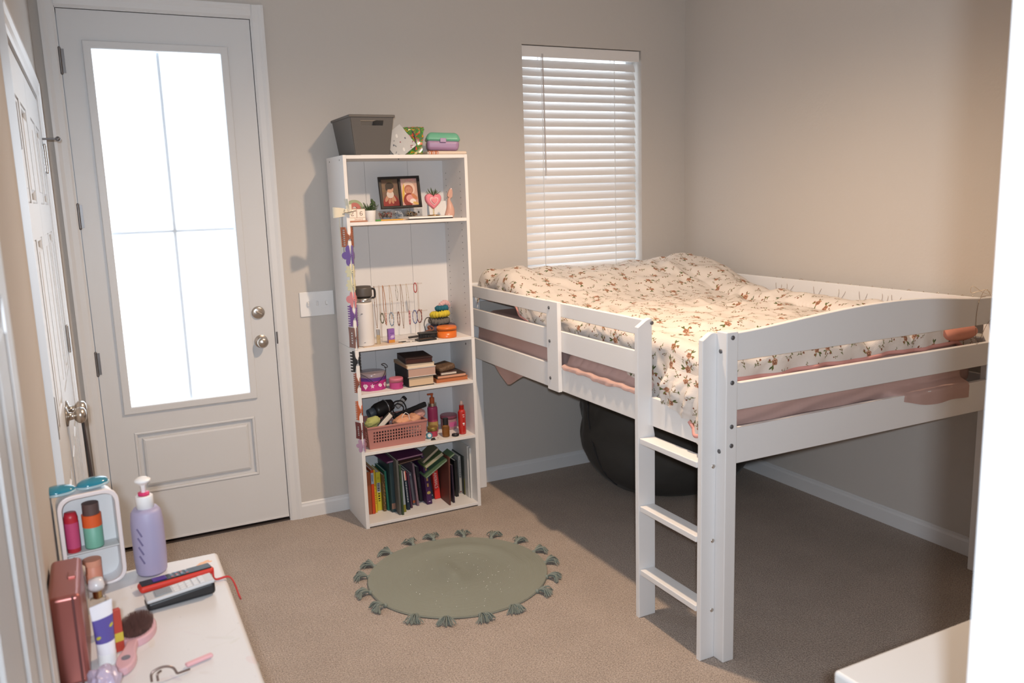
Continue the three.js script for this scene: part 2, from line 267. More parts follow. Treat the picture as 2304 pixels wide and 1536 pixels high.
// ceiling lamp (above the frame)
{
  const l = thing('ceiling_lamp', 'round flush ceiling lamp with a warm white dome', 'lamp', [LAMP.x, CEIL, LAMP.z]);
  part(l, 'canopy', lathe([[0, 0], [0.16, 0], [0.16, -0.02], [0.145, -0.03], [0, -0.03]].reverse(), 40), M.nickel);
  part(l, 'dome', lathe([[0, -0.165], [0.05, -0.160], [0.10, -0.135], [0.135, -0.09], [0.145, -0.03]], 40), mat([0.9, 0.88, 0.84], 0.4, { emissive: new THREE.Color(...LAMP_RGB), emissiveIntensity: 1.6 }));
  const p = new THREE.SpotLight(new THREE.Color(...LAMP_RGB), LAMP_CD, 0, 1.50, 0.68, 2); p.name = 'ceiling_lamp_light'; p.position.set(LAMP.x, CEIL - 0.205, LAMP.z); p.target.position.set(LAMP.x, 0, LAMP.z); scene.add(p.target); p.castShadow = true; p.shadow.radius = 1.7; scene.add(p);
}
// light switch plate
{
  const s = thing('light_switch', 'white three-gang light switch plate on the back wall beside bookcase', 'switch', [1.017, 1.107, 0]);
  part(s, 'plate', rbox(0.172, 0.124, 0.007, 0.003, 0, 0, 0.0035), M.white);
  for (const x of [-0.046, 0, 0.046]) part(s, 'toggle', rbox(0.010, 0.022, 0.016, 0.003), M.white, [x, 0.002, 0.012], [x > 0 ? -0.35 : 0.35, 0, 0]);
}
// ------------------------------------------------------------------ loft bed
const bed = thing('loft_bed', 'white wooden low loft bed with guard rails and a short ladder', 'bed', [1.833, 0, 2.121]);
{
  const P = (name, x0, x1, y0, y1, z0, z1, r = 0.003) => part(bed, name, boxAt(x0 - 1.833, x1 - 1.833, y0, y1, z0 - 2.121, z1 - 2.121, r), M.bedWhite);
  const bolt = (p, x, y, z, face, m = M.bolt) => { const g = T(lathe([[0, 0], [0.0075, 0], [0.0075, 0.002], [0.005, 0.0038], [0, 0.004]], 16), 0, 0, 0, face === 'z' ? Math.PI / 2 : 0, 0, face === 'z' ? 0 : Math.PI / 2); part(bed, 'bolt', g, m, [x - 1.833, y, z - 2.121]); };
  P('post', 1.833, 1.881, 0, 1.156, 2.070, 2.121, 0.004); P('post', 3.196, 3.246, 0, 1.158, 2.065, 2.118, 0.004);
  P('post', 1.833, 1.881, 0, 1.156, 0.035, 0.085, 0.004); P('post', 3.196, 3.246, 0, 1.156, 0.035, 0.085, 0.004);
  // ladder stiles, shaped heads
  const head = (w, lo, hi, narrow) => { const s = new THREE.Shape(); s.moveTo(0, 0); s.lineTo(w, 0); if (narrow) { s.lineTo(w, 0.715); s.quadraticCurveTo(w - 0.002, 0.735, w - narrow, 0.765); s.lineTo(w - narrow, hi); } else s.lineTo(w, hi - 0.004); s.quadraticCurveTo(w * 0.7, hi + 0.004, w * 0.45, hi - 0.006); s.quadraticCurveTo(w * 0.1, lo + 0.004, 0, lo); s.closePath(); return extrude(s, 0.018, 0.002, 1); };
  part(bed, 'ladder_stile', head(0.0605, 1.128, 1.152, 0), M.bedWhite, [1.774 - 1.833, 0, 2.053 - 2.121]);
  part(bed, 'ladder_stile', head(0.076, 1.128, 1.156, 0.012), M.bedWhite, [1.766 - 1.833, 0, 1.701 - 2.121]);
  for (const y of [0.714, 0.450, 0.196]) { P('ladder_rung', 1.772, 1.835, y - 0.022, y, 1.720, 2.048, 0.003); bolt(bed, 1.824, y - 0.018, 2.071, 'z', M.nickel); }
  // long side rails towards the room
  P('guard_rail', 1.822, 1.842, 1.086, 1.146, 0.06, 1.703); P('guard_rail', 1.822, 1.842, 0.931, 1.023, 0.06, 1.703); P('side_rail', 1.822, 1.842, 0.755, 0.864, 0.06, 2.072);
  P('guard_slat', 1.803, 1.822, 0.752, 1.152, 0.968, 1.068);
  for (const y of [1.122, 0.973, 0.806]) bolt(bed, 1.803, y, 0.995, 'x', M.bolt);
  bolt(bed, 1.828, 1.140, 1.721, 'z'); bolt(bed, 1.833, 1.091, 2.092, 'x'); bolt(bed, 1.833, 0.752, 2.090, 'x');
  for (const y of [1.137, 0.988, 0.840, 0.775]) bolt(bed, 1.857, y, 2.121, 'z');
  // foot rails, the top one arched
  { const s = new THREE.Shape(); s.moveTo(1.88, 1.055); s.lineTo(3.197, 1.055); s.lineTo(3.197, 1.158); s.bezierCurveTo(2.98, 1.160, 2.90, 1.190, 2.62, 1.190); s.bezierCurveTo(2.30, 1.190, 2.05, 1.150, 1.88, 1.148); s.closePath(); part(bed, 'arched_rail', extrude(s, 0.018, 0.002, 1, 24), M.bedWhite, [-1.833, 0, 2.087 - 2.121]); }
  P('foot_rail', 1.88, 3.197, 0.888, 0.980, 2.085, 2.107); P('foot_rail', 1.88, 3.197, 0.704, 0.827, 2.085, 2.107);
  // wall side and head rails
  for (const [a, b] of [[1.05, 1.142], [0.89, 0.98], [0.72, 0.83]]) { P('wall_rail', 3.246, 3.266, a, b, 0.05, 2.10); P('head_rail', 1.88, 3.197, a, b, 0.045, 0.065); }
  for (let k = 0; k < 13; k++) P('bed_slat', 1.842, 3.246, 0.766, 0.784, 0.11 + k * 0.155, 0.18 + k * 0.155, 0.002);
}
// ------------------------------------------------------------------ bedding
const linen = dataTex(256, (u, v, i, j) => { const k = 128 + 34 * Math.sin(i * 1.57) + 34 * Math.sin(j * 1.57) + 40 * fbm(u * 20, v * 20, 4, 2); return [k, k, k]; }, false);
const floral = canvasTex(1024, 1024, (g, w, h) => {
  g.fillStyle = '#d3ccc6'; g.fillRect(0, 0, w, h);
  const sprig = (x, y, s, a, big) => { for (const dx of [-w, 0, w]) for (const dy of [-h, 0, h]) {
    if (x + dx < -90 || x + dx > w + 90 || y + dy < -90 || y + dy > h + 90) continue;
    g.save(); g.translate(x + dx, y + dy); g.rotate(a); g.scale(s, s);
    const leaf = (lx, ly, la, ll, c) => { g.save(); g.translate(lx, ly); g.rotate(la); g.fillStyle = c; g.beginPath(); g.moveTo(0, 0); g.quadraticCurveTo(ll * 0.5, -ll * 0.32, ll, 0); g.quadraticCurveTo(ll * 0.5, ll * 0.32, 0, 0); g.fill(); g.restore(); };
    g.strokeStyle = '#63602f'; g.lineWidth = 3; g.beginPath(); g.moveTo(-26, 20); g.quadraticCurveTo(0, 8, 22, -18); g.stroke();
    if (big) {
      leaf(-6, 12, 2.5, 30, '#5c6236'); leaf(6, 8, 0.9, 28, '#75703c'); leaf(-12, 18, 1.7, 24, '#43502c'); leaf(16, -10, -0.3, 22, '#7a5233'); leaf(14, -14, -1.4, 20, '#5c6236');
      for (const [r, c, l] of [[17, '#a0745c', 0], [13, '#c09a82', 2], [9, '#7f4f3a', 0], [5, '#ae866c', 0]]) { g.fillStyle = c; g.beginPath(); for (let t = 0; t <= 20; t++) { const q = t / 20 * 6.283, rad = r * (1 + 0.13 * Math.sin(q * 5 + r)); g.lineTo(Math.cos(q) * rad - 2 + l, Math.sin(q) * rad - 4); } g.fill(); }
      g.strokeStyle = '#5f3626'; g.lineWidth = 2.2; g.beginPath(); g.arc(-2, -4, 11, 0.4, 3.6); g.stroke(); g.beginPath(); g.arc(-2, -4, 6, 2.5, 6); g.stroke();
      g.fillStyle = '#83503a'; g.beginPath(); g.arc(22, 16, 6, 0, 7); g.fill();
    } else { leaf(-20, 14, 0.2, 22, '#5c6236'); leaf(-4, 8, -1.3, 20, '#6d5a33'); leaf(4, 2, 0.5, 20, '#66502e'); g.fillStyle = '#875640'; g.beginPath(); g.arc(20, -16, 7, 0, 7); g.fill(); g.fillStyle = '#5f3626'; g.beginPath(); g.arc(22, -14, 3.5, 0, 7); g.fill(); }
    g.restore(); } };
  for (let j = 0; j < 7; j++) for (let i = 0; i < 7; i++) sprig((i + 0.5 + rr(-0.24, 0.24) + (j % 2) * 0.5) * w / 7, (j + 0.5 + rr(-0.22, 0.22)) * h / 7, (i + j * 2) % 3 === 0 ? rr(1.45, 1.75) : rr(1.15, 1.4), rr(0, 6.28), (i + j * 2) % 3 === 0);
  for (let k = 0; k < 46; k++) sprig(rr(0, w), rr(0, h), rr(0.7, 0.95), rr(0, 6.28), false);
});
M.duvet = mat([1, 1, 1], 0.9, { map: floral, bumpMap: linen, bumpScale: 0.0006, side: THREE.DoubleSide });
M.duvetBack = mat([0.62, 0.30, 0.27], 0.9, { side: THREE.DoubleSide });
M.pinkSheet = mat([0.50, 0.335, 0.305], 0.62, { side: THREE.DoubleSide, bumpMap: linen, bumpScale: 0.0004 });
{
  const mt = solo('mattress', 'mattress in a dusty pink fitted sheet on the loft bed', 'mattress', displace(new RoundedBoxGeometry(1.335, 0.225, 1.90, 6, 0.045), (v) => { const k = fbm(v.x * 5, v.z * 5, v.y * 5, 3); v.x += 0.008 * k * Math.sign(v.x); v.z += 0.006 * k * Math.sign(v.z); }), M.pinkSheet, [2.548, 0.898, 1.078]);
  // duvet: height field over the mattress with skirts that turn down over each edge
  const X0 = 1.862, X1 = 3.212, Z0 = 0.105, Z1 = 2.048, R = 0.05;
  const g2 = (x, z, cx, cz, sx, sz) => Math.exp(-((x - cx) ** 2) / (2 * sx * sx) - ((z - cz) ** 2) / (2 * sz * sz));
  const Hf = (x, z) => {
    let h = 1.088 + 0.115 * smooth(0.85, 0.30, z) + 0.012 * smooth(2.9, 2.3, x);
    h += 0.055 * g2(x, z, 3.02, 0.52, 0.24, 0.22) + 0.030 * g2(x, z, 1.98, 0.36, 0.10, 0.16) - 0.03 * g2(x, z, 1.90, 0.24, 0.05, 0.05) + 0.02 * g2(x, z, 1.87, 0.14, 0.06, 0.05);
    const cl = 2.90 + 0.10 * smooth(1.1, 0.6, z) - 0.02 * Math.sin(z * 4), q = (x - cl) / 0.075;                 // rolled edge along the wall side
    h += (q > -1 ? 0.042 * Math.sqrt(Math.max(0, 1 - Math.min(1, (q - 0.15) ** 2 / 1.33))) * (q < -1 ? 0 : 1) : 0) * smooth(0.55, 0.8, z) - 0.035 * smooth(3.0, 3.12, x) * smooth(0.7, 1.1, z);
    h -= 0.03 * smooth(1.75, 2.02, z) + 0.022 * smooth(2.1, 1.9, x) * smooth(1.4, 1.75, z);
    h += 0.020 * fbm(x * 3.2, z * 3.2, 1, 3) + 0.016 * fbm(x * 9 + 2 * z, z * 6, 3, 3);
    const w = fbm(x * 2.2, z * 2.2, 8, 2); h += 0.012 * Math.sin((x * 0.9 + z * 0.55) * 26 + w * 9) * smooth(0.0, 0.35, w + 0.1);
    const w2 = fbm(x * 2.6 + 4, z * 2.6, 3, 2); h += 0.010 * Math.sin((x * 0.3 - z * 0.9) * 30 + w2 * 8) * smooth(0.05, 0.4, w2 + 0.1);
    return h;
  };
  const skL = (z) => 0.115 + 0.015 * Math.sin(z * 9) + 0.15 * smooth(1.36, 1.52, z) + 0.06 * g2(z, 0, 1.99, 0, 0.06, 1);
  const skF = (x) => Math.max(0.05, Hf(x, Z1) - (0.976 + 0.012 * (x - 1.9) / 1.3 + 0.003 * Math.sin(x * 17))), skR = 0.10, skB = 0.08;
  const turn = (s, a, b, la, lb) => {                                    // s in metres along the cloth -> [position, drop, outwardness]
    if (s < a) { const t = a - s, q = R * Math.PI / 2; return t < q ? [a - R * Math.sin(t / R), R * (1 - Math.cos(t / R)), -t / q] : [a - R, R + t - q, -1]; }
    if (s > b) { const t = s - b, q = R * Math.PI / 2; return t < q ? [b + R * Math.sin(t / R), R * (1 - Math.cos(t / R)), t / q] : [b + R, R + t - q, 1]; }
    return [s, 0, 0];
  };
  const at = (u, v) => {
    let z = Z0 + R + (Z1 - Z0 - 2 * R) * v, x;
    const zc = Z0 + (Z1 - Z0) * Math.min(1, Math.max(0, v)), lL = skL(zc) + R * 0.57, lR = skR + R * 0.57, xa = X0 + R, xb = X1 - R;
    const s = xa - lL + (xb - xa + lL + lR) * u, xc = Math.min(xb, Math.max(xa, s)), lF = skF(xc) + R * 0.57, lB = skB + R * 0.57, za = Z0 + R, zb = Z1 - R;
    const t = za - lB + (zb - za + lB + lF) * v, zt = Math.min(zb, Math.max(za, t));
    const [px, dx, ox] = turn(s, xa, xb), [pz, dz, oz] = turn(t, za, zb);
    let y = Hf(Math.min(X1, Math.max(X0, px)), Math.min(Z1, Math.max(Z0, pz))) - dx - dz;
    const drop = dx + dz, rip = 0.012 * fbm((s + t) * 9, drop * 4, 2, 2) + 0.006 * Math.sin((s * Math.abs(oz) + t * Math.abs(ox)) * 42 + 3 * fbm(s * 4, t * 4, 1, 2));
    const open = smooth(1.73, 1.82, pz) * smooth(2.2, 1.9, px);           // in the ladder opening it spills out over the side rail
    let X = px + ox * rip * smooth(0.02, 0.10, dx) - open * 0.030 * smooth(0.05, 0.16, dx), Z = pz + oz * rip * smooth(0.02, 0.1, dz);
    if (X > 1.842 && dx > 0.06 && X < 1.87 && pz < 1.70) X = Math.max(X, 1.848);
    Z = Math.min(Z, 2.078); return [X, y, Z, s / 0.46, t / 0.46];
  };
  const d = thing('duvet', 'cream duvet with small rose print, rumpled over the loft bed', 'duvet', [0, 0, 0]);
  part(d, 'cover', grid(210, 260, at), M.duvet);
  const hemPts = (f) => Array.from({ length: 90 }, (_, i) => { const r = f(i / 89); return V(r[0], r[1] - 0.004, r[2] - 0.002); });
  part(d, 'hem', merge([new THREE.TubeGeometry(new THREE.CatmullRomCurve3(hemPts((t) => at(0.06 + t * 0.88, 1))), 180, 0.0085, 8), new THREE.TubeGeometry(new THREE.CatmullRomCurve3(hemPts((t) => at(0, 0.05 + t * 0.55))), 180, 0.006, 8)]), M.duvetBack, null, null, 'dusty pink underside showing along the hem');
  const spill = (u, v) => { const z = 1.80 + u * 0.245, low = 0.854 - 0.048 * smooth(0.25, 0.75, u) + 0.014 * Math.sin(u * 13) * smooth(0.2, 0.5, u), top = 0.985, q = v, y = top + (low - top) * q, out = 0.030 * Math.sin(Math.min(1, q * 1.25) * Math.PI * 0.62);
    const rip = (0.010 * Math.sin(u * 21 + q * 3) + 0.010 * fbm(u * 6, q * 4, 9, 2)) * smooth(0.1, 0.5, q); return [1.842 - out - Math.max(-0.004, rip) , y + 0.006 * fbm(u * 9, q * 5, 4, 2), Math.min(z, 2.046), (z + 3.1) / 0.46, (y * 1.4) / 0.46]; };
  part(d, 'spill', grid(60, 40, spill), M.duvet); part(d, 'hem', tube(Array.from({ length: 24 }, (_, i) => { const r = spill(0.62 + 0.36 * i / 23, 1); return V(r[0], r[1] - 0.004, r[2]); }), 0.007, 40), M.duvetBack);
  // loose dusty-pink top sheet hanging out between the rails
  const sh = thing('bed_sheet', 'dusty pink satin sheet hanging out between the bed rails', 'sheet', [0, 0, 0]);
  const strip = (n, len, f) => grid(n, 10, f);
  part(sh, 'side_fold', grid(80, 12, (u, v) => { const z = 1.075 + u * 0.62, hang = 0.008 + 0.008 * Math.sin(u * 3.0) + 0.004 * Math.sin(u * 15), a = v * (0.12 + hang), wav = 0.005 * Math.sin(u * 34 + v * 3) + 0.004 * fbm(u * 12, v * 3, 1, 2);
    const y = a < 0.07 ? 0.925 - a * 0.65 : a < 0.12 ? 0.8795 - (a - 0.07) * 0.16 : 0.8715 - (a - 0.12); const x = a < 0.07 ? 1.866 - a * 0.25 : a < 0.12 ? 1.8485 - (a - 0.07) * 0.66 : 1.8155 + 0.001; return [x - Math.abs(wav) * (a > 0.1 ? 1 : 0.5), y + wav * 0.4, z]; }), M.pinkSheet);
  part(sh, 'corner', grid(14, 14, (u, v) => { const z = 0.345 + u * 0.345, peak = v * (u < 0.45 ? u / 0.45 : (1 - u) / 0.55) * 0.085; return [1.830 - 0.004 * Math.sin(u * 9), 0.757 - peak, z]; }), M.pinkSheet);
  part(sh, 'corner_fold', grid(30, 10, (u, v) => [1.8455 + 0.005 * fbm(u * 7, v * 3, 2, 2) + 0.004, 0.93 - v * 0.15, 0.12 + u * 0.84]), M.pinkSheet);
  part(sh, 'foot_fold', grid(120, 14, (u, v) => { const x = 1.90 + u * 1.17, hang = 0.050 * smooth(0.55, 0.86, u) * (1 - 0.08 * Math.sin(u * 22)), a = v * (0.125 + hang);
    const fold = 0.007 * Math.sin((v * 2.4 + u * 3.2) * 7 + 2 * fbm(u * 6, v * 2, 3, 2));
    const y = 0.945 - a + fold * 0.15, k = smooth(0.848, 0.828, y) * smooth(0.004, 0.022, hang); return [x, Math.max(y, 0.822 - hang), 2.068 + fold * 0.4 * (1 - k) + (0.0425 + 0.002 * Math.sin(u * 60)) * k]; }), M.pinkSheet);
  solo('pillow', 'salmon pink pillow end showing under the arched rail', 'pillow', displace(new THREE.SphereGeometry(1, 32, 20), (v) => { v.x = Math.sign(v.x) * Math.abs(v.x) ** 0.6 * 0.13; v.y = v.y * 0.045; v.z = Math.sign(v.z) * Math.abs(v.z) ** 0.6 * 0.16; }), mat([0.62, 0.27, 0.20], 0.85), [3.085, 1.018, 1.915]);
}
// fairy-light wire looped over the wall-side rail
{
  const w = thing('fairy_lights', 'thin copper fairy light wire looped over the wall-side bed rail', 'string lights', [0, 0, 0]);
  const pts = []; const zs = [0.86, 0.93, 1.12, 1.27, 1.40, 1.52, 1.58, 1.74, 1.86, 1.97];
  zs.forEach((z, i) => { const s = i % 2; pts.push([3.270, 1.06, z - 0.02], [3.258, 1.146, z], [3.243, 1.10, z + 0.012 + 0.01 * s], [3.242, 1.045, z + 0.03 - 0.02 * s]); if (i < zs.length - 1) pts.push([3.243, 1.09, z + 0.05], [3.258, 1.147, (z + zs[i + 1]) / 2 + 0.01]); });
  pts.push([3.25, 1.18, 2.03], [3.235, 1.162, 2.06], [3.18, 1.164, 2.10], [3.10, 1.163, 2.112], [3.09, 1.12, 2.1085], [3.088, 1.05, 2.1085], [3.10, 0.98, 2.1085], [3.16, 1.06, 2.109], [3.20, 1.09, 2.121], [3.215, 1.02, 2.121]);
  part(w, 'wire', tube(pts, 0.0008, 420, false, 5), mat([0.35, 0.22, 0.13], 0.4, { metalness: 0.8 }));
  const cur = new THREE.CatmullRomCurve3(pts.map((p) => V(...p))); const gb = [];
  for (let i = 0; i < 42; i++) { const p = cur.getPoint((i + 0.5) / 42); gb.push(ball(0.002, p.x, p.y, p.z, 8)); }
  const bl = part(w, 'bulbs', merge(gb), phys([0.9, 0.85, 0.7], 0.1, { clearcoat: 1 })); bl.userData.kind = 'stuff';
  part(w, 'wire', tube([[3.19, 1.165, 2.09], [3.17, 1.178, 2.07], [3.15, 1.200, 2.04], [3.16, 1.172, 2.03], [3.18, 1.186, 2.08], [3.196, 1.163, 2.10]], 0.0009, 60, false, 5), mat([0.75, 0.65, 0.5], 0.3, { metalness: 0.6 }));
}
// ------------------------------------------------------------------ bean bag under the bed
{
  const g = displace(new THREE.SphereGeometry(1, 96, 64), (v) => {
    const a = Math.atan2(v.z, v.x), y = v.y; const rad = Math.hypot(v.x, v.z);
    const k = 1 + 0.014 * fbm(v.x * 2.4, v.y * 2.4, v.z * 2.4 + 3, 3) + 0.020 * Math.sin(a * 3 + y * 9 + 5 * fbm(v.x * 2, v.z * 2, y, 2)) * smooth(0.9, 0.2, Math.abs(y)) + 0.014 * fbm(v.x * 11, v.y * 5, v.z * 11, 2);
    const ya = y < 0 ? Math.min(0.97, -y) * 0.80 : y, prof = Math.pow(Math.max(0, 1 - Math.pow(ya, 2.6)), 0.45);
    const f = prof / Math.max(rad, y < 0 ? 0.243 : 1e-4);
    v.set(v.x * f * 0.49 * k, Math.max(0.002, 0.375 + y * 0.372 * (y > 0 ? 1 - 0.06 * (1 - rad) : 1)), v.z * f * 0.462 * k);
    if (v.y < 0.16) { const s = 1 - 0.10 * ((0.16 - v.y) / 0.16) ** 2; v.x *= s; v.z *= s; }
  });
  const b = thing('bean_bag', 'large charcoal grey bean bag on the carpet under the loft bed', 'bean bag', [2.812, 0, 0.505]);
  const suede = dataTex(256, (u, v) => { const k = 1 + 0.25 * fbm(u * 8, v * 8, 6, 4); return [56 * k, 55 * k, 53 * k]; }, true);
  part(b, 'cover', g, phys([0.042, 0.040, 0.037], 0.85, { sheen: 0.35, sheenRoughness: 0.5, sheenColor: new THREE.Color(0.4, 0.4, 0.38) }));
  const seam = (a0) => tube(Array.from({ length: 16 }, (_, i) => { const y = -0.86 + i * 0.11, a = a0 + y * 0.25, p = Math.pow(1 - Math.pow(y < 0 ? -y * 0.8 : y, 2.6), 0.45), yy = 0.375 + y * 0.372, s = yy < 0.16 ? 1 - 0.10 * ((0.16 - yy) / 0.16) ** 2 : 1; return V(Math.cos(a) * p * 0.493 * s, yy, Math.sin(a) * p * 0.465 * s); }), 0.004, 40, false, 6);
  part(b, 'seam', merge([1.95, 3.2, 0.6].map(seam)), M.blackSoft);
}
// ------------------------------------------------------------------ round braided rug with tassels
{
  const RC = [1.306, 1.025], RAD = 0.385;
  const r = thing('round_rug', 'sage green round braided rug with tassels on beige carpet', 'rug', [RC[0], 0, RC[1]]);
  const hump = (x, z) => { const q = Math.hypot(x, z), a = Math.atan2(z, x); return 0.006 * Math.max(0, Math.sin(a * 2 + 0.7)) * smooth(0.2, 0.38, q) + 0.012 * Math.exp(-((x + 0.02) ** 2) / 0.0016 - (z + 0.03) ** 2 / 0.012) + 0.010 * Math.exp(-((q - 0.27) ** 2) / 0.0018) * Math.max(0, Math.sin(-a + 0.4)) + 0.004 * fbm(x * 5, z * 5, 2, 2); };
  const N = 118, top = grid(160, N, (u, v) => { const a = u * Math.PI * 2, q = RAD * v, x = Math.cos(a) * q, z = Math.sin(a) * q; const ridge = 0.0016 * Math.abs(Math.sin(q * Math.PI / 0.0085)) ; return [x, 0.007 + ridge + Math.max(0, hump(x, z)), z, a * 3, q * 30]; });
  const side = grid(160, 3, (u, v) => { const a = u * Math.PI * 2, q = RAD + 0.003 * Math.sin(v * Math.PI), x = Math.cos(a) * q, z = Math.sin(a) * q; return [x, (0.007 + Math.max(0, hump(x, z))) * (1 - v) + 0.0005 + 0.5 * v * Math.max(0, hump(x, z)) , z]; });
  const rugTex = dataTex(256, (u, v, i, j) => { const k = 1 + 0.14 * fbm(u * 30, v * 30, 3, 2) + 0.10 * Math.sin(i * 0.9 + 2 * Math.sin(j * 0.5)); return [152 * k, 156 * k, 134 * k]; }, true);
  part(r, 'braid', merge([top, side]), mat([0.285, 0.300, 0.250], 0.95, { side: THREE.DoubleSide, bumpMap: linen, bumpScale: 0.001 }));
  const spark = []; for (let i = 0; i < 70; i++) { const a = rr(0, 6.28), q = Math.sqrt(rnd()) * 0.34 * 0.9, x = Math.cos(a) * q * 0.8 - 0.02, z = Math.sin(a) * q * 0.9 + 0.06; if (Math.hypot(x, z) > 0.36) continue; spark.push(T(new THREE.TetrahedronGeometry(rr(0.0012, 0.0022)), x, 0.0105 + Math.max(0, hump(x, z)), z, rr(0, 3), rr(0, 3), 0)); }
  part(r, 'glitter', merge(spark), mat([1, 1, 1], 0.15), null, null, 'scattered white glitter specks').userData.kind = 'stuff';
  const tassel = () => { const l = [ball(0.010, 0.006, 0.008, 0, 10)]; for (let k = 0; k < 34; k++) { const a = rr(-0.85, 0.85), len = rr(0.042, 0.062), h = rr(0.004, 0.022); l.push(tube([[0.008, 0.010, 0], [0.02, 0.012 + h * 0.5, Math.sin(a) * 0.012], [0.02 + len * 0.55 * Math.cos(a * 0.8), 0.008 + h, Math.sin(a) * len * 0.6], [0.012 + len * Math.cos(a), 0.003 + h * 0.25, Math.sin(a) * len]], 0.0021, 6, false, 4)); } return merge(l); };
  const kinds = [tassel(), tassel(), tassel(), tassel()], tm = mat([0.225, 0.255, 0.225], 0.95);
  const spots = [[921, 1218], [973, 1208], [1046, 1200], [1109, 1205], [1168, 1217], [1212, 1236], [1240, 1263], [1247, 1296], [1223, 1331], [1158, 1365], [1085, 1388], [1005, 1392], [930, 1388], [862, 1362], [828, 1332], [822, 1296], [827, 1271], [868, 1240]];
  spots.forEach(([px, py], i) => { const p = onY(px, py, 0.012), a = Math.atan2(p.z - RC[1], p.x - RC[0]); part(r, 'tassel', kinds[i % 4], tm, [Math.cos(a) * (RAD - 0.004), 0, Math.sin(a) * (RAD - 0.004)], [0, -a + rr(-0.25, 0.25), 0]); });
}
// ------------------------------------------------------------------ bookcase
const SX0 = 1.108, SX1 = 1.733, SZ0 = 0.026, SZ1 = 0.3255, ST = 0.016;
const LV = { top: 1.820, a: 1.511, b: 0.911, c: 0.682, d: 0.391, e: 0.0225 };
{
  const s = thing('bookcase', 'tall narrow white bookcase with five open shelves', 'bookcase', [SX0, 0, SZ0]);
  const P = (name, x0, x1, y0, y1, z0, z1, r = 0.0012, m = M.shelfWhite) => part(s, name, boxAt(x0 - SX0, x1 - SX0, y0, y1, z0 - SZ0, z1 - SZ0, r), m);
  for (const x of [SX0, SX1 - ST]) { P('side_panel', x, x + ST, 0.9045, 1.820, SZ0, SZ1); P('side_panel', x - 0.001, x + ST + 0.001, 0, 0.9035, SZ0, SZ1 + 0.002); }
  P('top_board', SX0 + ST, SX1 - ST, 1.803, 1.8195, SZ0, SZ1);
  for (const y of [LV.a, LV.b, LV.c, LV.d, LV.e]) P('shelf', SX0 + ST, SX1 - ST, y - 0.0155, y, SZ0 + 0.004, SZ1 - (y === LV.b ? 0 : 0.001));
  for (const [a, b] of [[SX0 + ST, 1.2962], [1.2975, 1.5243], [1.5256, SX1 - ST]]) { P('back_panel', a, b, 0.012, 0.902, SZ0, SZ0 + 0.004, 0, M.shelfBack); P('back_panel', a, b, 0.906, 1.803, SZ0, SZ0 + 0.004, 0, M.shelfBack); }
  const holes = []; for (let y = 0.97; y < 1.76; y += 0.032) for (const z of [0.075, 0.262]) holes.push(T(cyl(0.0026, 0.001, 0, 0, 0, 8), SX1 - ST - SX0 - 0.0004, y, z - SZ0, 0, 0, Math.PI / 2));
  for (let y = 0.1; y < 0.36; y += 0.032) for (const z of [0.075, 0.262]) holes.push(T(cyl(0.0026, 0.001, 0, 0, 0, 8), SX1 - ST - SX0 - 0.0004, y, z - SZ0, 0, 0, Math.PI / 2));
  part(s, 'peg_holes', merge(holes), M.darkMetal);
  part(s, 'cam_screw', cyl(0.006, 0.002, 0, 0, 0, 12), M.darkMetal, [SX1 - ST - SX0 - 0.001, 0.862, 0.225], [0, 0, Math.PI / 2]);
  for (const z of [0.06, 0.24]) part(s, 'cam_screw', cyl(0.004, 0.001, 0, 0, 0, 10), M.darkMetal, [-0.0004, 1.80, z], [0, 0, Math.PI / 2]);
}
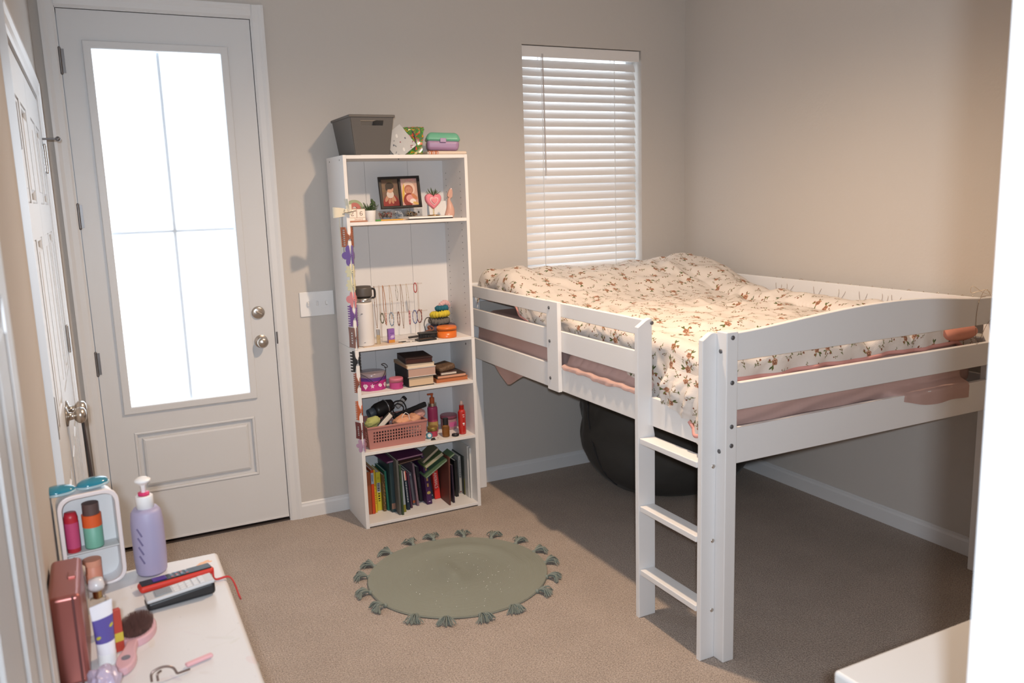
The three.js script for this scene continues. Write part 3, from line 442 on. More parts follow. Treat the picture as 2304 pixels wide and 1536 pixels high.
// ------------------------------------------------------------------ chest of drawers by the left wall, desk by the front wall
const DT = 0.76;
{
  const c = thing('chest_of_drawers', 'small white chest of drawers with crystal knobs by the left wall', 'dresser', [-0.082, 0, 2.088]);
  const scuff = canvasTex(512, 1024, (g, w, h) => { g.fillStyle = '#cfcccb'; g.fillRect(0, 0, w, h); for (let k = 0; k < 60; k++) { g.fillStyle = `rgba(${150 + rr(0, 60)},${120 + rr(0, 60)},${110 + rr(0, 60)},${rr(0.03, 0.12)})`; g.beginPath(); g.ellipse(rr(0, w), rr(0, h), rr(3, 40), rr(2, 12), rr(0, 3), 0, 7); g.fill(); } for (let k = 0; k < 26; k++) { g.fillStyle = `rgba(90,80,80,${rr(0.1, 0.35)})`; g.beginPath(); g.arc(rr(0, w), rr(0, h), rr(1, 3), 0, 7); g.fill(); } g.fillStyle = 'rgba(222,150,80,0.85)'; for (const [x, y, r] of [[444, 74, 11], [462, 66, 10], [432, 84, 8], [474, 74, 7], [454, 84, 9]]) { g.beginPath(); g.ellipse(x, y, r * 1.3, r * 0.8, -0.5, 0, 7); g.fill(); } });
  const topG = rbox(0.322, 0.024, 0.762, 0.010, 0.161, DT - 0.012, 0.381, 4);
  { const p = topG.attributes.position, uv = topG.attributes.uv; for (let i = 0; i < p.count; i++) uv.setXY(i, p.getX(i) / 0.322, 1 - p.getZ(i) / 0.745); }
  part(c, 'top', topG, mat([1, 1, 1], 0.4, { map: scuff }));
  part(c, 'body', merge([boxAt(0.006, 0.288, 0.07, DT - 0.024, 0.012, 0.733), boxAt(0.02, 0.27, 0.0, 0.07, 0.03, 0.715)]), M.dresserWhite);
  const kn = phys([0.95, 0.96, 0.97], 0.03, { transmission: 0.85, thickness: 0.03, ior: 1.5 });
  for (const [y0, y1] of [[0.52, 0.725], [0.30, 0.51], [0.085, 0.29]]) { const d = part(c, 'drawer', rbox(0.018, y1 - y0, 0.70, 0.004, 0.297, (y0 + y1) / 2, 0.3725), M.dresserWhite);
    for (const z of [0.40]) { part(d, 'knob', merge([T(new THREE.IcosahedronGeometry(0.015, 1), 0.333, (y0 + y1) / 2 + 0.03, z), T(cyl(0.006, 0.016, 0, 0, 0, 12), 0.313, (y0 + y1) / 2 + 0.03, z, 0, 0, Math.PI / 2)]), kn); } }
}
{
  const d = thing('desk', 'plain white desk top by the doorway wall', 'desk', [1.145, 0, 3.205]);
  part(d, 'top', rbox(1.25, 0.028, 0.475, 0.008, 0.625, DT - 0.014, 0.2375, 3), M.dresserWhite);
  part(d, 'side_panel', boxAt(0.012, 0.032, 0, DT - 0.028, 0.015, 0.465), M.dresserWhite); part(d, 'side_panel', boxAt(1.218, 1.238, 0, DT - 0.028, 0.015, 0.465), M.dresserWhite);
  part(d, 'back_panel', boxAt(0.032, 1.218, 0.25, DT - 0.028, 0.445, 0.46), M.dresserWhite);
}
// ------------------------------------------------------------------ things on the bookcase
const bx = (px, py, z) => onZ(px, py, z).x, by = (px, py, z) => onZ(px, py, z).y;
const SIN = { x0: SX0 + ST + 0.001, x1: SX1 - ST - 0.001 };
// a book standing with its spine to the room; origin at the middle of the spine's foot
function book(label, o) {
  const g = thing('book', label, 'book', [o.x, o.y ?? LV.e + 0.0003, o.z], o.turn || 0, o.group ?? 'books standing on the bottom shelf'); g.rotation.z = o.lean || 0;
  const { w, h, d } = o, m = mat(o.color, o.rough ?? 0.5), b = 0.0022;
  part(g, 'cover', merge([sbox(b, h, d, -w / 2 + b / 2, h / 2, -d / 2), sbox(b, h, d, w / 2 - b / 2, h / 2, -d / 2)]), m);
  let sm = m; if (o.print) sm = mat([1, 1, 1], 0.5, { map: canvasTex(64, 512, o.print) });
  part(g, 'spine', w > 0.008 ? rbox(w, h, 0.004, 0.0015, 0, h / 2, -0.001) : sbox(w, h, 0.003, 0, h / 2, -0.001), sm);
  part(g, 'pages', sbox(w - 2 * b, h - 0.008, d - 0.006, 0, h / 2, -d / 2 - 0.001), o.pages ? mat(o.pages, 0.85) : M.paper);
  return g;
}
// a book lying flat, page ends to the room, spine at the left; origin at the middle of its underside's front edge
function flatBook(label, o) {
  const g = thing('book', label, 'book', [o.x, o.y, o.z], o.turn || 0, o.group); const { w, h, d } = o, b = o.board ?? 0.003, m = mat(o.color, o.rough ?? 0.55);
  part(g, 'cover', merge([rbox(w, b, d, 0.001, 0, b / 2, -d / 2), rbox(w, b, d, 0.001, 0, h - b / 2, -d / 2)]), m);
  part(g, 'spine', rbox(0.006, h, d, 0.0025, -w / 2 + 0.002, h / 2, -d / 2), o.spine ? mat(o.spine, 0.55) : m);
  part(g, 'pages', sbox(w - 0.008, h - 2 * b, d - 0.006, 0.001, h / 2, -d / 2), mat(o.pages ?? [0.62, 0.50, 0.36], 0.9));
  return g;
}
function jar(name, label, cat, o) {   // lathe body + lid, base at pos
  const g = thing(name, label, cat, o.pos, o.turn || 0, o.group);
  part(g, 'body', lathe([[0, 0], [o.r * 0.94, 0], [o.r, o.h * 0.06], [o.r, o.h * 0.94], [o.r * 0.96, o.h], [0, o.h]], 40), o.body);
  part(g, 'lid', lathe([[0, o.h], [o.r * 1.04, o.h], [o.r * 1.04, o.h + o.lh * 0.8], [o.r * 0.98, o.h + o.lh], [0, o.h + o.lh]], 40), o.lid);
  return g;
}
// --- on top of the bookcase
{
  const z1 = 0.318, xl = bx(801, 346, z1), xr = bx(876, 346, z1), Y = LV.top + 0.0012;
  const g = thing('storage_bin', 'grey plastic storage bin with a handle slot on top of bookcase', 'bin', [(xl + xr) / 2, Y, z1 - 0.14]);
  const grey = mat([0.10, 0.094, 0.090], 0.45), wb = (xr - xl) / 2, db = 0.135, H = 0.178, f = 0.022;
  const wall = (w, tw, hole) => { const s = shape([[-w, 0], [w, 0], [tw, H], [-tw, H]]); if (hole) { const p = new THREE.Path(); p.moveTo(-0.052, H - 0.045); p.lineTo(0.052, H - 0.045); p.lineTo(0.055, H - 0.022); p.lineTo(-0.055, H - 0.022); p.closePath(); s.holes.push(p); } return extrude(s, 0.003); };
  const tilt = Math.atan(f / H);
  part(g, 'front_wall', wall(wb, wb + f, true), grey, [0, 0, db], [tilt, 0, 0]); part(g, 'back_wall', wall(wb, wb + f, true), grey, [0, 0, -db], [-tilt, 0, 0]);
  part(g, 'side_wall', wall(db, db + f), grey, [-wb, 0, 0], [0, -Math.PI / 2, 0]).rotateX(tilt); part(g, 'side_wall', wall(db, db + f), grey, [wb, 0, 0], [0, Math.PI / 2, 0]).rotateX(tilt);
  part(g, 'floor', sbox(wb * 2, 0.003, db * 2, 0, 0.0015, 0), grey);
  const rs = shape([[-wb - f - 0.007, -db - f - 0.007], [wb + f + 0.007, -db - f - 0.007], [wb + f + 0.007, db + f + 0.007], [-wb - f - 0.007, db + f + 0.007]]); rectHole(rs, -wb - f, -db - f, wb + f, db + f);
  part(g, 'rim', T(extrude(rs, 0.008, 0.002, 1), 0, H, 0, Math.PI / 2), grey);
  solo('paper', 'loose white paper sheet under the grey storage bin', 'paper', sbox(0.19, 0.0008, 0.21), M.white, [(xl + xr) / 2 + 0.035, LV.top + 0.0004, 0.210], [0, 0.03, 0]);
  // crumpled gift bag and the white pouch that leans on it
  const zb = 0.26, x0 = bx(905, 348, zb), x1 = bx(946, 348, zb), top = by(925, 286, zb);
  const foil = canvasTex(256, 256, (c, w, h) => { c.fillStyle = '#3f7d33'; c.fillRect(0, 0, w, h); const cols = ['#5fae3f', '#d9a21c', '#c8421f', '#c03a78', '#e08a1a', '#2d5c2a', '#e6c93a', '#8a2f6a', '#e2572b']; for (let k = 0; k < 60; k++) { c.fillStyle = cols[Math.floor(rnd() * cols.length)]; c.globalAlpha = 0.85; c.beginPath(); const x = rr(0, w), y = rr(0, h); c.moveTo(x, y); c.lineTo(x + rr(-50, 50), y + rr(-50, 50)); c.lineTo(x + rr(-50, 50), y + rr(-50, 50)); c.fill(); } });
  const bg = displace(new THREE.BoxGeometry(x1 - x0 + 0.03, top - LV.top, 0.10, 10, 12, 8), (v) => { const t = v.y / (top - LV.top) + 0.5; const k = fbm(v.x * 40, v.y * 40, v.z * 40, 2); v.x += 0.016 * k * t + 0.012 * t * t; v.z = v.z * (1 - 0.6 * t * t) + 0.014 * k; v.y += 0.010 * fbm(v.x * 60, 3, v.z * 60, 2) * t; });
  const bgf = toCreasedNormals(metreUV(bg, 0.11), 0.25);
  const gb = thing('gift_bag', 'crumpled shiny gift bag in green, orange and pink foil', 'bag', [(x0 + x1) / 2, LV.top + (top - LV.top) / 2 + 0.001, zb - 0.045], -0.15);
  part(gb, 'foil', bgf, phys([1, 1, 1], 0.22, { map: foil, clearcoat: 1, clearcoatRoughness: 0.15 }));
  part(gb, 'zip_strip', tube([[0.012, 0.060, 0.016], [0.024, 0.040, 0.030], [0.030, 0.005, 0.046], [0.024, -0.045, 0.055]], 0.003, 20), mat([0.10, 0.05, 0.09], 0.4));
  const gp = grid(16, 16, (u, v) => { const x = (u - 0.5) * 0.115, y = v * 0.125; return [x + 0.004 * fbm(u * 4, v * 4, 2), y, 0.006 * Math.sin(u * 3.1) * Math.sin(v * 3.1) + 0.004 * fbm(u * 5, v * 5, 5)]; });
  const gpb = gp.clone(); gpb.translate(0, 0, -0.006); const px = bx(898, 346, 0.29);
  const pz = thing('pouch', 'pale grey patterned pouch leaning against the grey storage bin', 'pouch', [px + 0.040, LV.top + 0.012, 0.300]); pz.rotation.set(-0.12, -0.25, 0.62);
  const ptx = canvasTex(128, 128, (c, w, h) => { c.fillStyle = '#b9babb'; c.fillRect(0, 0, w, h); for (let k = 0; k < 16; k++) { c.fillStyle = ['#5a5f6b', '#8c4f58', '#d8d8d8', '#777b80'][k % 4]; c.beginPath(); c.ellipse(rr(0, w), rr(0, h), rr(3, 10), rr(2, 6), rr(0, 3), 0, 7); c.fill(); } });
  part(pz, 'cloth', merge([gp, gpb]), mat([1, 1, 1], 0.8, { map: ptx, side: THREE.DoubleSide }));
  // mint and lavender lunch box on a striped cloth
  const zc = 0.21, lx0 = bx(956, 338, zc), lx1 = bx(1036, 338, zc), lw = lx1 - lx0;
  const cl = thing('striped_cloth', 'folded cloth with orange and white stripes under the lunch box', 'cloth', [(lx0 + lx1) / 2 - 0.005, LV.top + 0.001, zc - 0.02]);
  const st = canvasTex(128, 64, (c, w, h) => { c.fillStyle = '#e8dcd0'; c.fillRect(0, 0, w, h); for (let k = 0; k < 7; k++) { c.fillStyle = ['#c9683c', '#a8586a', '#e0a05a'][k % 3]; c.fillRect(k * 9, 0, 5, h); } });
  part(cl, 'fold', displace(new RoundedBoxGeometry(lw + 0.018, 0.020, 0.19, 6, 0.009), (v) => { v.y = (v.y + 0.010) * (0.8 + 0.4 * fbm(v.x * 14, v.z * 14, 3, 2)) ; }), mat([0.72, 0.60, 0.50], 0.9));
  part(cl, 'stripe_band', displace(new THREE.BoxGeometry(0.055, 0.003, 0.012, 6, 1, 1), () => {}), mat([0.6, 0.22, 0.10], 0.9), [-lw / 2 + 0.02, 0.0165, 0.092]);
  for (let k = 0; k < 5; k++) part(cl, 'stripe', rbox(0.006, 0.018, 0.004, 0.0015), mat(k % 2 ? [0.55, 0.17, 0.07] : [0.62, 0.33, 0.28], 0.9), [-lw / 2 + 0.000 + k * 0.011, 0.009, 0.0965]);
  const lb = thing('lunch_box', 'lunch box with mint green lid and lavender base on bookcase', 'lunch box', [(lx0 + lx1) / 2 + 0.004, LV.top + 0.0215, zc - 0.02], -0.32); lb.rotation.z = -0.05;
  part(lb, 'base', displace(new RoundedBoxGeometry(0.165, 0.05, 0.15, 5, 0.018), (v) => { const t = 0.92 + 0.08 * (v.y + 0.025) / 0.05; v.x *= t; v.z *= t; }), mat([0.38, 0.24, 0.40], 0.35), [0, 0.0255, 0]);
  part(lb, 'lid', displace(new RoundedBoxGeometry(0.172, 0.044, 0.157, 5, 0.018), (v) => { const t = 1 - 0.16 * Math.max(0, (v.y + 0.01) / 0.032); v.x *= t; v.z *= t; }), mat([0.16, 0.46, 0.31], 0.3), [0, 0.066, 0]);
  part(lb, 'latch', rbox(0.03, 0.02, 0.006, 0.002, 0.0, 0.05, 0.079), mat([0.40, 0.26, 0.42], 0.35));
}
// --- photo shelf
function leafTuft(parent, n, r, h, m, y0) {
  const leaf = () => { const s = new THREE.Shape(); s.moveTo(0, 0); s.quadraticCurveTo(0.0055, h * 0.4, 0, h); s.quadraticCurveTo(-0.0055, h * 0.4, 0, 0); return extrude(s, 0.0012, 0.0004, 1, 4); };
  for (let k = 0; k < n; k++) { const a = k * 2.4, tilt = 0.25 + 0.95 * (k / n), s = rr(0.7, 1.1); const p = part(parent, 'leaf', leaf(), m, [Math.cos(a) * r * 0.4, y0, Math.sin(a) * r * 0.4]); p.rotation.order = 'YXZ'; p.rotation.y = Math.PI / 2 - a; p.rotation.x = tilt; p.scale.setScalar(s); }
}
{
  const Y = LV.a + 0.0003;
  // perpetual calendar
  const zc = 0.27, x = bx(806, 494, zc);
  const c = thing('block_calendar', 'wooden block calendar reading 26 January with an arched rainbow back', 'calendar', [x, Y, zc], 0.0);
  const wood = mat([0.42, 0.19, 0.12], 0.6), cream = mat([0.72, 0.62, 0.54], 0.7);
  part(c, 'base', rbox(0.088, 0.006, 0.06, 0.002, -0.005, 0.003, -0.005), wood);
  const arch = (r0, r1) => { const s = new THREE.Shape(); s.absarc(0, 0, r1, 0, Math.PI, false); s.absarc(0, 0, r0, Math.PI, 0, true); s.closePath(); return extrude(s, 0.012, 0, 1, 20); };
  part(c, 'arch', arch(0.030, 0.043), mat([0.30, 0.36, 0.22], 0.6), [-0.008, 0.061, -0.03]); part(c, 'arch', arch(0.012, 0.030), mat([0.45, 0.15, 0.13], 0.6), [-0.008, 0.061, -0.03]);
  part(c, 'back_board', rbox(0.086, 0.058, 0.012, 0.002, -0.008, 0.035, -0.024), wood);
  const num = (t) => canvasTex(128, 128, (g, w, h) => { g.fillStyle = '#efe0d6'; g.fillRect(0, 0, w, h); g.fillStyle = '#3a2722'; g.font = '100px serif'; g.textAlign = 'center'; g.textBaseline = 'middle'; g.fillText(t, w / 2, h / 2 + 4); });
  for (const [t, dx] of [['2', -0.032], ['6', 0.010]]) { const q = part(c, 'date_cube', rbox(0.041, 0.041, 0.038, 0.0015), cream, [dx, 0.0405, 0.0]); part(q, 'numeral', new THREE.PlaneGeometry(0.036, 0.036), mat([1, 1, 1], 0.7, { map: num(t) }), [0, 0, 0.0192]); }
  const mb = part(c, 'month_block', rbox(0.084, 0.0135, 0.036, 0.0015), cream, [-0.011, 0.0130, 0.0005]);
  part(mb, 'month_name', new THREE.PlaneGeometry(0.078, 0.0125), mat([1, 1, 1], 0.7, { map: canvasTex(512, 84, (g, w, h) => { g.fillStyle = '#efe0d6'; g.fillRect(0, 0, w, h); g.fillStyle = '#6b3b34'; g.font = '72px serif'; g.textAlign = 'center'; g.textBaseline = 'middle'; g.fillText('January', w / 2 + 60, h / 2 - 4); }) }), [0, 0, 0.0182]);
  // succulent in a white pot
  const p = thing('potted_succulent', 'small dark green succulent in a plain white pot', 'plant', [bx(833.5, 496, 0.265), Y, 0.262]);
  part(p, 'pot', lathe([[0, 0], [0.024, 0], [0.0285, 0.052], [0.0265, 0.052], [0.024, 0.045], [0, 0.045]], 32), M.white);
  const gl = mat([0.045, 0.085, 0.03], 0.5), gl2 = mat([0.075, 0.12, 0.035], 0.5);
  leafTuft(p, 26, 0.02, 0.052, gl, 0.044); leafTuft(p, 10, 0.015, 0.036, gl2, 0.046);
  { const q = new THREE.Vector3(0.018, 0.0, -0.005); for (let k = 0; k < 9; k++) { const m = part(p, 'leaf', T(new THREE.SphereGeometry(0.007, 8, 6), 0, 0, 0), gl, [0.016 + rr(-0.01, 0.012), 0.062 + k * 0.0045, rr(-0.012, 0.01)]); m.scale.set(1.3, 0.6, 1); m.rotation.set(rr(0, 2), rr(0, 2), rr(0, 2)); } }
  // pencil
  const pn = thing('pencil', 'yellow pencil with a green end lying on the photo shelf', 'pencil', [bx(848, 494, 0.305), Y + 0.004, 0.309], 0.06);
  part(pn, 'shaft', T(cyl(0.0036, 0.115, 0, 0, 0, 6), 0.075, 0, 0, 0, 0, Math.PI / 2), mat([0.72, 0.38, 0.05], 0.4)); part(pn, 'eraser_end', T(cyl(0.0042, 0.026, 0, 0, 0, 12), 0.005, 0, 0, 0, 0, Math.PI / 2), mat([0.07, 0.28, 0.06], 0.5)); part(pn, 'tip', T(cyl(0.0036, 0.03, 0, 0, 0, 6, 0.0006), 0.147, 0, 0, 0, 0, -Math.PI / 2), mat([0.70, 0.5, 0.35], 0.6));
  // clear boxes that carry the picture frame
  const clearBox = (label, x0, x1, zf, d, h, fill) => { const g = thing('acrylic_box', label, 'box', [(x0 + x1) / 2, Y, zf]); const w = x1 - x0; part(g, 'box', merge([sbox(w, 0.0025, d, 0, 0.00125, -d / 2), sbox(w, h, 0.002, 0, h / 2, -0.001), sbox(w, h, 0.002, 0, h / 2, -d + 0.001), sbox(0.002, h, d - 0.004, -w / 2 + 0.001, h / 2, -d / 2), sbox(0.002, h, d - 0.004, w / 2 - 0.001, h / 2, -d / 2)]), M.clear); part(g, 'lid', sbox(w + 0.002, 0.003, d + 0.002, 0, h + 0.0016, -d / 2), M.clear); fill(g, w, d, h); return g; };
  const clutter = (cols) => (g, w, d, h) => { for (let k = 0; k < 22; k++) { const c = cols[k % cols.length]; const r = rr(0.005, 0.0085); part(g, 'hair_clip', k % 3 ? T(new THREE.TorusGeometry(r, 0.0025, 6, 12), 0, 0, 0) : rbox(r * 2.4, 0.005, 0.008, 0.002), c, [rr(-w / 2 + 0.014, w / 2 - 0.014), 0.012 + rr(0, h * 0.55), -rr(0.012, d - 0.012)], [rr(0, 3), rr(0, 3), rr(0, 3)]); } };
  const cA = [mat([0.25, 0.07, 0.06], 0.5), mat([0.05, 0.05, 0.04], 0.5), mat([0.35, 0.22, 0.16], 0.5), mat([0.30, 0.30, 0.28], 0.3, { metalness: 0.7 })], cB = [mat([0.35, 0.40, 0.48], 0.5), mat([0.55, 0.57, 0.6], 0.4)], cC = [M.blackSoft, mat([0.20, 0.12, 0.06], 0.5), mat([0.45, 0.35, 0.2], 0.3, { metalness: 0.8 })];
  clearBox('clear box of small hair clips behind the yellow pencil', bx(852, 492, 0.25), bx(889, 492, 0.25), 0.262, 0.075, 0.046, clutter(cA));
  clearBox('clear box of blue-grey hair ties under the picture frame', bx(890, 488, 0.20), bx(918, 488, 0.20), 0.185, 0.075, 0.050, clutter(cB));
  clearBox('clear box of black clips under the picture frame', bx(919, 486, 0.20), bx(953, 486, 0.20), 0.185, 0.075, 0.050, clutter(cC));
  // double picture frame
  const fz = 0.135, a = onZ(858, 463, fz), b = onZ(943, 456, fz), ht = 0.158, fw = b.x - a.x;
  const fr = thing('picture_frame', 'black double picture frame with two child portraits', 'picture frame', [(a.x + b.x) / 2 + 0.004, LV.a + 0.0560, fz]); fr.rotation.x = -0.14; fr.rotation.z = 0.015;
  const s = shape([[-fw / 2 - 0.008, 0], [fw / 2 + 0.008, 0], [fw / 2 + 0.008, ht], [-fw / 2 - 0.008, ht]]); rectHole(s, -fw / 2 + 0.005, 0.012, -0.006, ht - 0.012); rectHole(s, 0.006, 0.012, fw / 2 - 0.005, ht - 0.012);
  part(fr, 'frame', extrude(s, 0.012, 0.002, 1), M.black); part(fr, 'backing', sbox(fw + 0.010, ht - 0.006, 0.004, 0, ht / 2, -0.004), M.blackSoft);
  const pic = (dark) => canvasTex(192, 320, (g, w, h) => {
    g.fillStyle = dark ? '#6b5648' : '#caa392'; g.fillRect(0, 0, w, h);
    for (let k = 0; k < 40; k++) { g.fillStyle = dark ? `rgba(${90 + rr(0, 40)},${70 + rr(0, 30)},${60 + rr(0, 20)},0.4)` : `rgba(${200 + rr(0, 40)},${150 + rr(0, 50)},${140 + rr(0, 50)},0.4)`; g.beginPath(); g.ellipse(rr(0, w), rr(0, h), rr(8, 30), rr(8, 30), 0, 0, 7); g.fill(); }
    const E = (c, x, y, rx, ry, r = 0) => { g.fillStyle = c; g.beginPath(); g.ellipse(x, y, rx, ry, r, 0, 7); g.fill(); };
    if (dark) { E('#8e2f2f', 100, 290, 90, 110); E('#7a2226', 150, 280, 40, 80, -0.3); E('#b58a70', 60, 220, 18, 50, 0.5); E('#b58a70', 128, 220, 18, 50, -0.5); E('#cfc3ba', 96, 178, 40, 46); E('#c69a82', 98, 118, 38, 44); E('#2a2220', 96, 78, 48, 40); E('#2a2220', 62, 104, 14, 30); E('#b98468', 84, 258, 14, 34, 0.2); E('#b98468', 116, 258, 14, 34, -0.2); g.fillStyle = '#4b3028'; g.beginPath(); g.arc(84, 118, 4, 0, 7); g.arc(112, 118, 4, 0, 7); g.fill(); }
    else { E('#e3c7b6', 90, 120, 74, 84); E('#d8b24f', 30, 170, 12, 110, 0.1); E('#b0705a', 92, 132, 50, 58); E('#c58b74', 92, 140, 38, 44); E('#8c3a34', 84, 250, 60, 80, 0.2); E('#d99a96', 110, 240, 56, 48, 0.5); E('#e8ded6', 128, 270, 34, 30); E('#c9845f', 150, 214, 20, 46, -0.7); E('#d7b36a', 160, 296, 34, 16, 0.4); g.fillStyle = '#5b3328'; g.fillRect(70, 134, 14, 3); g.fillRect(102, 134, 14, 3); }
  });
  const pw = fw / 2 - 0.011; part(fr, 'photograph', new THREE.PlaneGeometry(pw, ht - 0.024), mat([1, 1, 1], 0.3, { map: pic(true) }), [-fw / 4 - 0.0005, ht / 2, 0.0015]); part(fr, 'photograph', new THREE.PlaneGeometry(pw, ht - 0.024), mat([1, 1, 1], 0.3, { map: pic(false) }), [fw / 4 + 0.0005, ht / 2, 0.0015]);
  // heart planter on a gold stem, standing on the white tablet
  const tz = 0.295, t0 = bx(918, 490, tz), t1 = bx(1018, 487, tz);
  const tb = thing('tablet', 'white tablet with a black underside lying on the photo shelf', 'tablet', [(t0 + t1) / 2, Y, 0.308], 0.03);
  part(tb, 'underside', rbox(t1 - t0 - 0.004, 0.004, 0.15, 0.0018, 0.003, 0.0025, -0.078), M.black); part(tb, 'shell', rbox(t1 - t0, 0.009, 0.155, 0.004, 0, 0.0092, -0.078, 3), M.white);
  const h = thing('heart_planter', 'pink heart-shaped planter with succulent on a gold stem', 'planter', [bx(976, 486, 0.25), Y + 0.0142, 0.25]);
  const gold = mat([0.62, 0.42, 0.18], 0.25, { metalness: 1 });
  part(h, 'base', lathe([[0, 0], [0.030, 0], [0.030, 0.003], [0.026, 0.005], [0.004, 0.006], [0, 0.006]], 32), gold); part(h, 'stem', cyl(0.0016, 0.03, -0.002, 0.020, 0, 8), gold); part(h, 'stem', cyl(0.0016, 0.03, 0.003, 0.020, 0, 8), gold);
  const heart = (k) => { const q = new THREE.Shape(); q.moveTo(0, 0); q.bezierCurveTo(-0.012 * k, 0.012 * k, -0.042 * k, 0.030 * k, -0.042 * k, 0.055 * k); q.bezierCurveTo(-0.042 * k, 0.078 * k, -0.012 * k, 0.084 * k, 0, 0.066 * k); q.bezierCurveTo(0.012 * k, 0.084 * k, 0.042 * k, 0.078 * k, 0.042 * k, 0.055 * k); q.bezierCurveTo(0.042 * k, 0.030 * k, 0.012 * k, 0.012 * k, 0, 0); return q; };
  part(h, 'heart', T(extrude(heart(1), 0.010, 0.010, 4), 0, 0.032, -0.006), mat([0.70, 0.22, 0.28], 0.4)); part(h, 'heart_ring', T(extrude(heart(0.55), 0.004, 0.002, 2), 0, 0.050, 0.0115), mat([0.72, 0.45, 0.47], 0.45)); part(h, 'inner_heart', T(extrude(heart(0.38), 0.004, 0.003, 2), 0, 0.057, 0.0155), mat([0.70, 0.24, 0.28], 0.4));
  leafTuft(h, 20, 0.016, 0.040, gl, 0.098);
  // white card behind the planter
  const cd = solo('card', 'blank white card leaning on the bookcase back panel', 'card', sbox(0.105, 0.085, 0.002), M.white, [bx(985, 470, 0.05), Y + 0.0425, 0.062], [-0.12, 0, 0]);
  // whale-tail ornament
  const wt = thing('tail_ornament', 'glossy pink ceramic whale tail ornament', 'ornament', [bx(1012, 489, 0.265), Y, 0.262]);
  const pink = phys([0.60, 0.36, 0.29], 0.25, { clearcoat: 1, clearcoatRoughness: 0.1 });
  const cv = [[-0.004, 0.0, 0.024, 0.02], [0.002, 0.02, 0.026, 0.024], [0.006, 0.045, 0.021, 0.021], [0.004, 0.07, 0.014, 0.014], [0.000, 0.088, 0.008, 0.010], [0.002, 0.10, 0.006, 0.008]];
  part(wt, 'body', grid(28, 20, (u, v) => { const f = v * (cv.length - 1), i = Math.min(cv.length - 2, Math.floor(f)), t = f - i, A = cv[i], B = cv[i + 1], m = (k) => A[k] + (B[k] - A[k]) * (t * t * (3 - 2 * t)); const a = u * 6.2832; return [m(0) + Math.cos(a) * m(2), m(1), Math.sin(a) * m(3) * 0.9]; }), pink);
  const fluke = (sx) => { const q = new THREE.Shape(); q.moveTo(0, 0); q.quadraticCurveTo(0.012, 0.020, 0.020 * Math.abs(sx), 0.052); q.quadraticCurveTo(0.002, 0.044, -0.008, 0.016); q.closePath(); return extrude(q, 0.007, 0.003, 2, 8); };
  part(wt, 'fluke', fluke(1), pink, [0.001, 0.094, -0.004], [0, 0.2, 0.12]); part(wt, 'fluke', fluke(1), pink, [0.003, 0.094, 0.006], [0, Math.PI + 0.3, 0.62]);
}
// --- hair clips on the front edge of the left side panel
const EDGE = { x: SX0 + ST / 2, z: SZ1 };
const clipY = (py) => by(785, py, SZ1);
function hinged(label, name, y, make, m, group, spread = 0.62) {       // two halves that grip the panel edge, hinge in front
  const g = thing(name, label, 'hair clip', [EDGE.x, y, EDGE.z + 0.011], 0, group);
  for (const s of [-1, 1]) { const p = part(g, 'jaw', make(), m, [s * 0.004, 0, 0]); p.rotation.y = s < 0 ? Math.PI / 2 + spread : Math.PI / 2 - spread + 0.15; }
  part(g, 'spring', T(new THREE.TorusGeometry(0.005, 0.0018, 8, 14), 0, 0, 0.002), m);
  return g;
}
// claw: a waisted plate with slots or open teeth; local x runs away from the hinge
const clawShape = (h, len, teeth, slots) => { const s = new THREE.Shape(); s.moveTo(0, -h * 0.10); s.quadraticCurveTo(len * 0.3, -h * 0.14, len * 0.42, -h * 0.5); if (slots) { s.lineTo(len, -h * 0.5); s.lineTo(len * 1.04, h * 0.5); } else { const st = h / teeth; for (let k = 0; k < teeth; k++) { const y = -h * 0.5 + k * st; s.lineTo(len, y + st * 0.08); s.lineTo(len * 1.02, y + st * 0.5); s.lineTo(len * 0.66, y + st * 0.56); s.lineTo(len * 0.66, y + st * 0.96); } } s.lineTo(len * 0.42, h * 0.5); s.quadraticCurveTo(len * 0.3, h * 0.14, 0, h * 0.10); s.closePath();
  if (slots) for (let k = 0; k < slots; k++) { const y0 = -h * 0.42 + k * h * 0.84 / slots; rectHole(s, len * 0.52, y0, len * 0.86, y0 + h * 0.84 / slots * 0.55); }
  return s; };
const bandShape = (h, len, slots) => { const s = new THREE.Shape(); s.moveTo(len * 0.15, -h * 0.5); s.lineTo(len * 1.1, -h * 0.48); s.quadraticCurveTo(len * 0.98, 0, len * 1.1, h * 0.5); s.lineTo(len * 0.15, h * 0.48); s.quadraticCurveTo(len * 0.02, 0, len * 0.15, -h * 0.5); for (let k = 0; k < slots; k++) { const y0 = -h * 0.30 + k * h * 0.60 / slots; rectHole(s, len * 0.45, y0, len * 0.78, y0 + h * 0.6 / slots * 0.6); } return s; };
const petals = (n, r, wob = 0.42) => { const s = new THREE.Shape(); for (let i = 0; i <= 60; i++) { const a = -1.45 + 2.9 * i / 60, q = r * (0.66 + wob * Math.abs(Math.cos(a * n / 2))); const x = Math.cos(a) * q, y = Math.sin(a) * q; i ? s.lineTo(x, y) : s.moveTo(0, -r * 0.12); if (!i) s.lineTo(x, y); } s.lineTo(0, r * 0.12); s.closePath(); return s; };
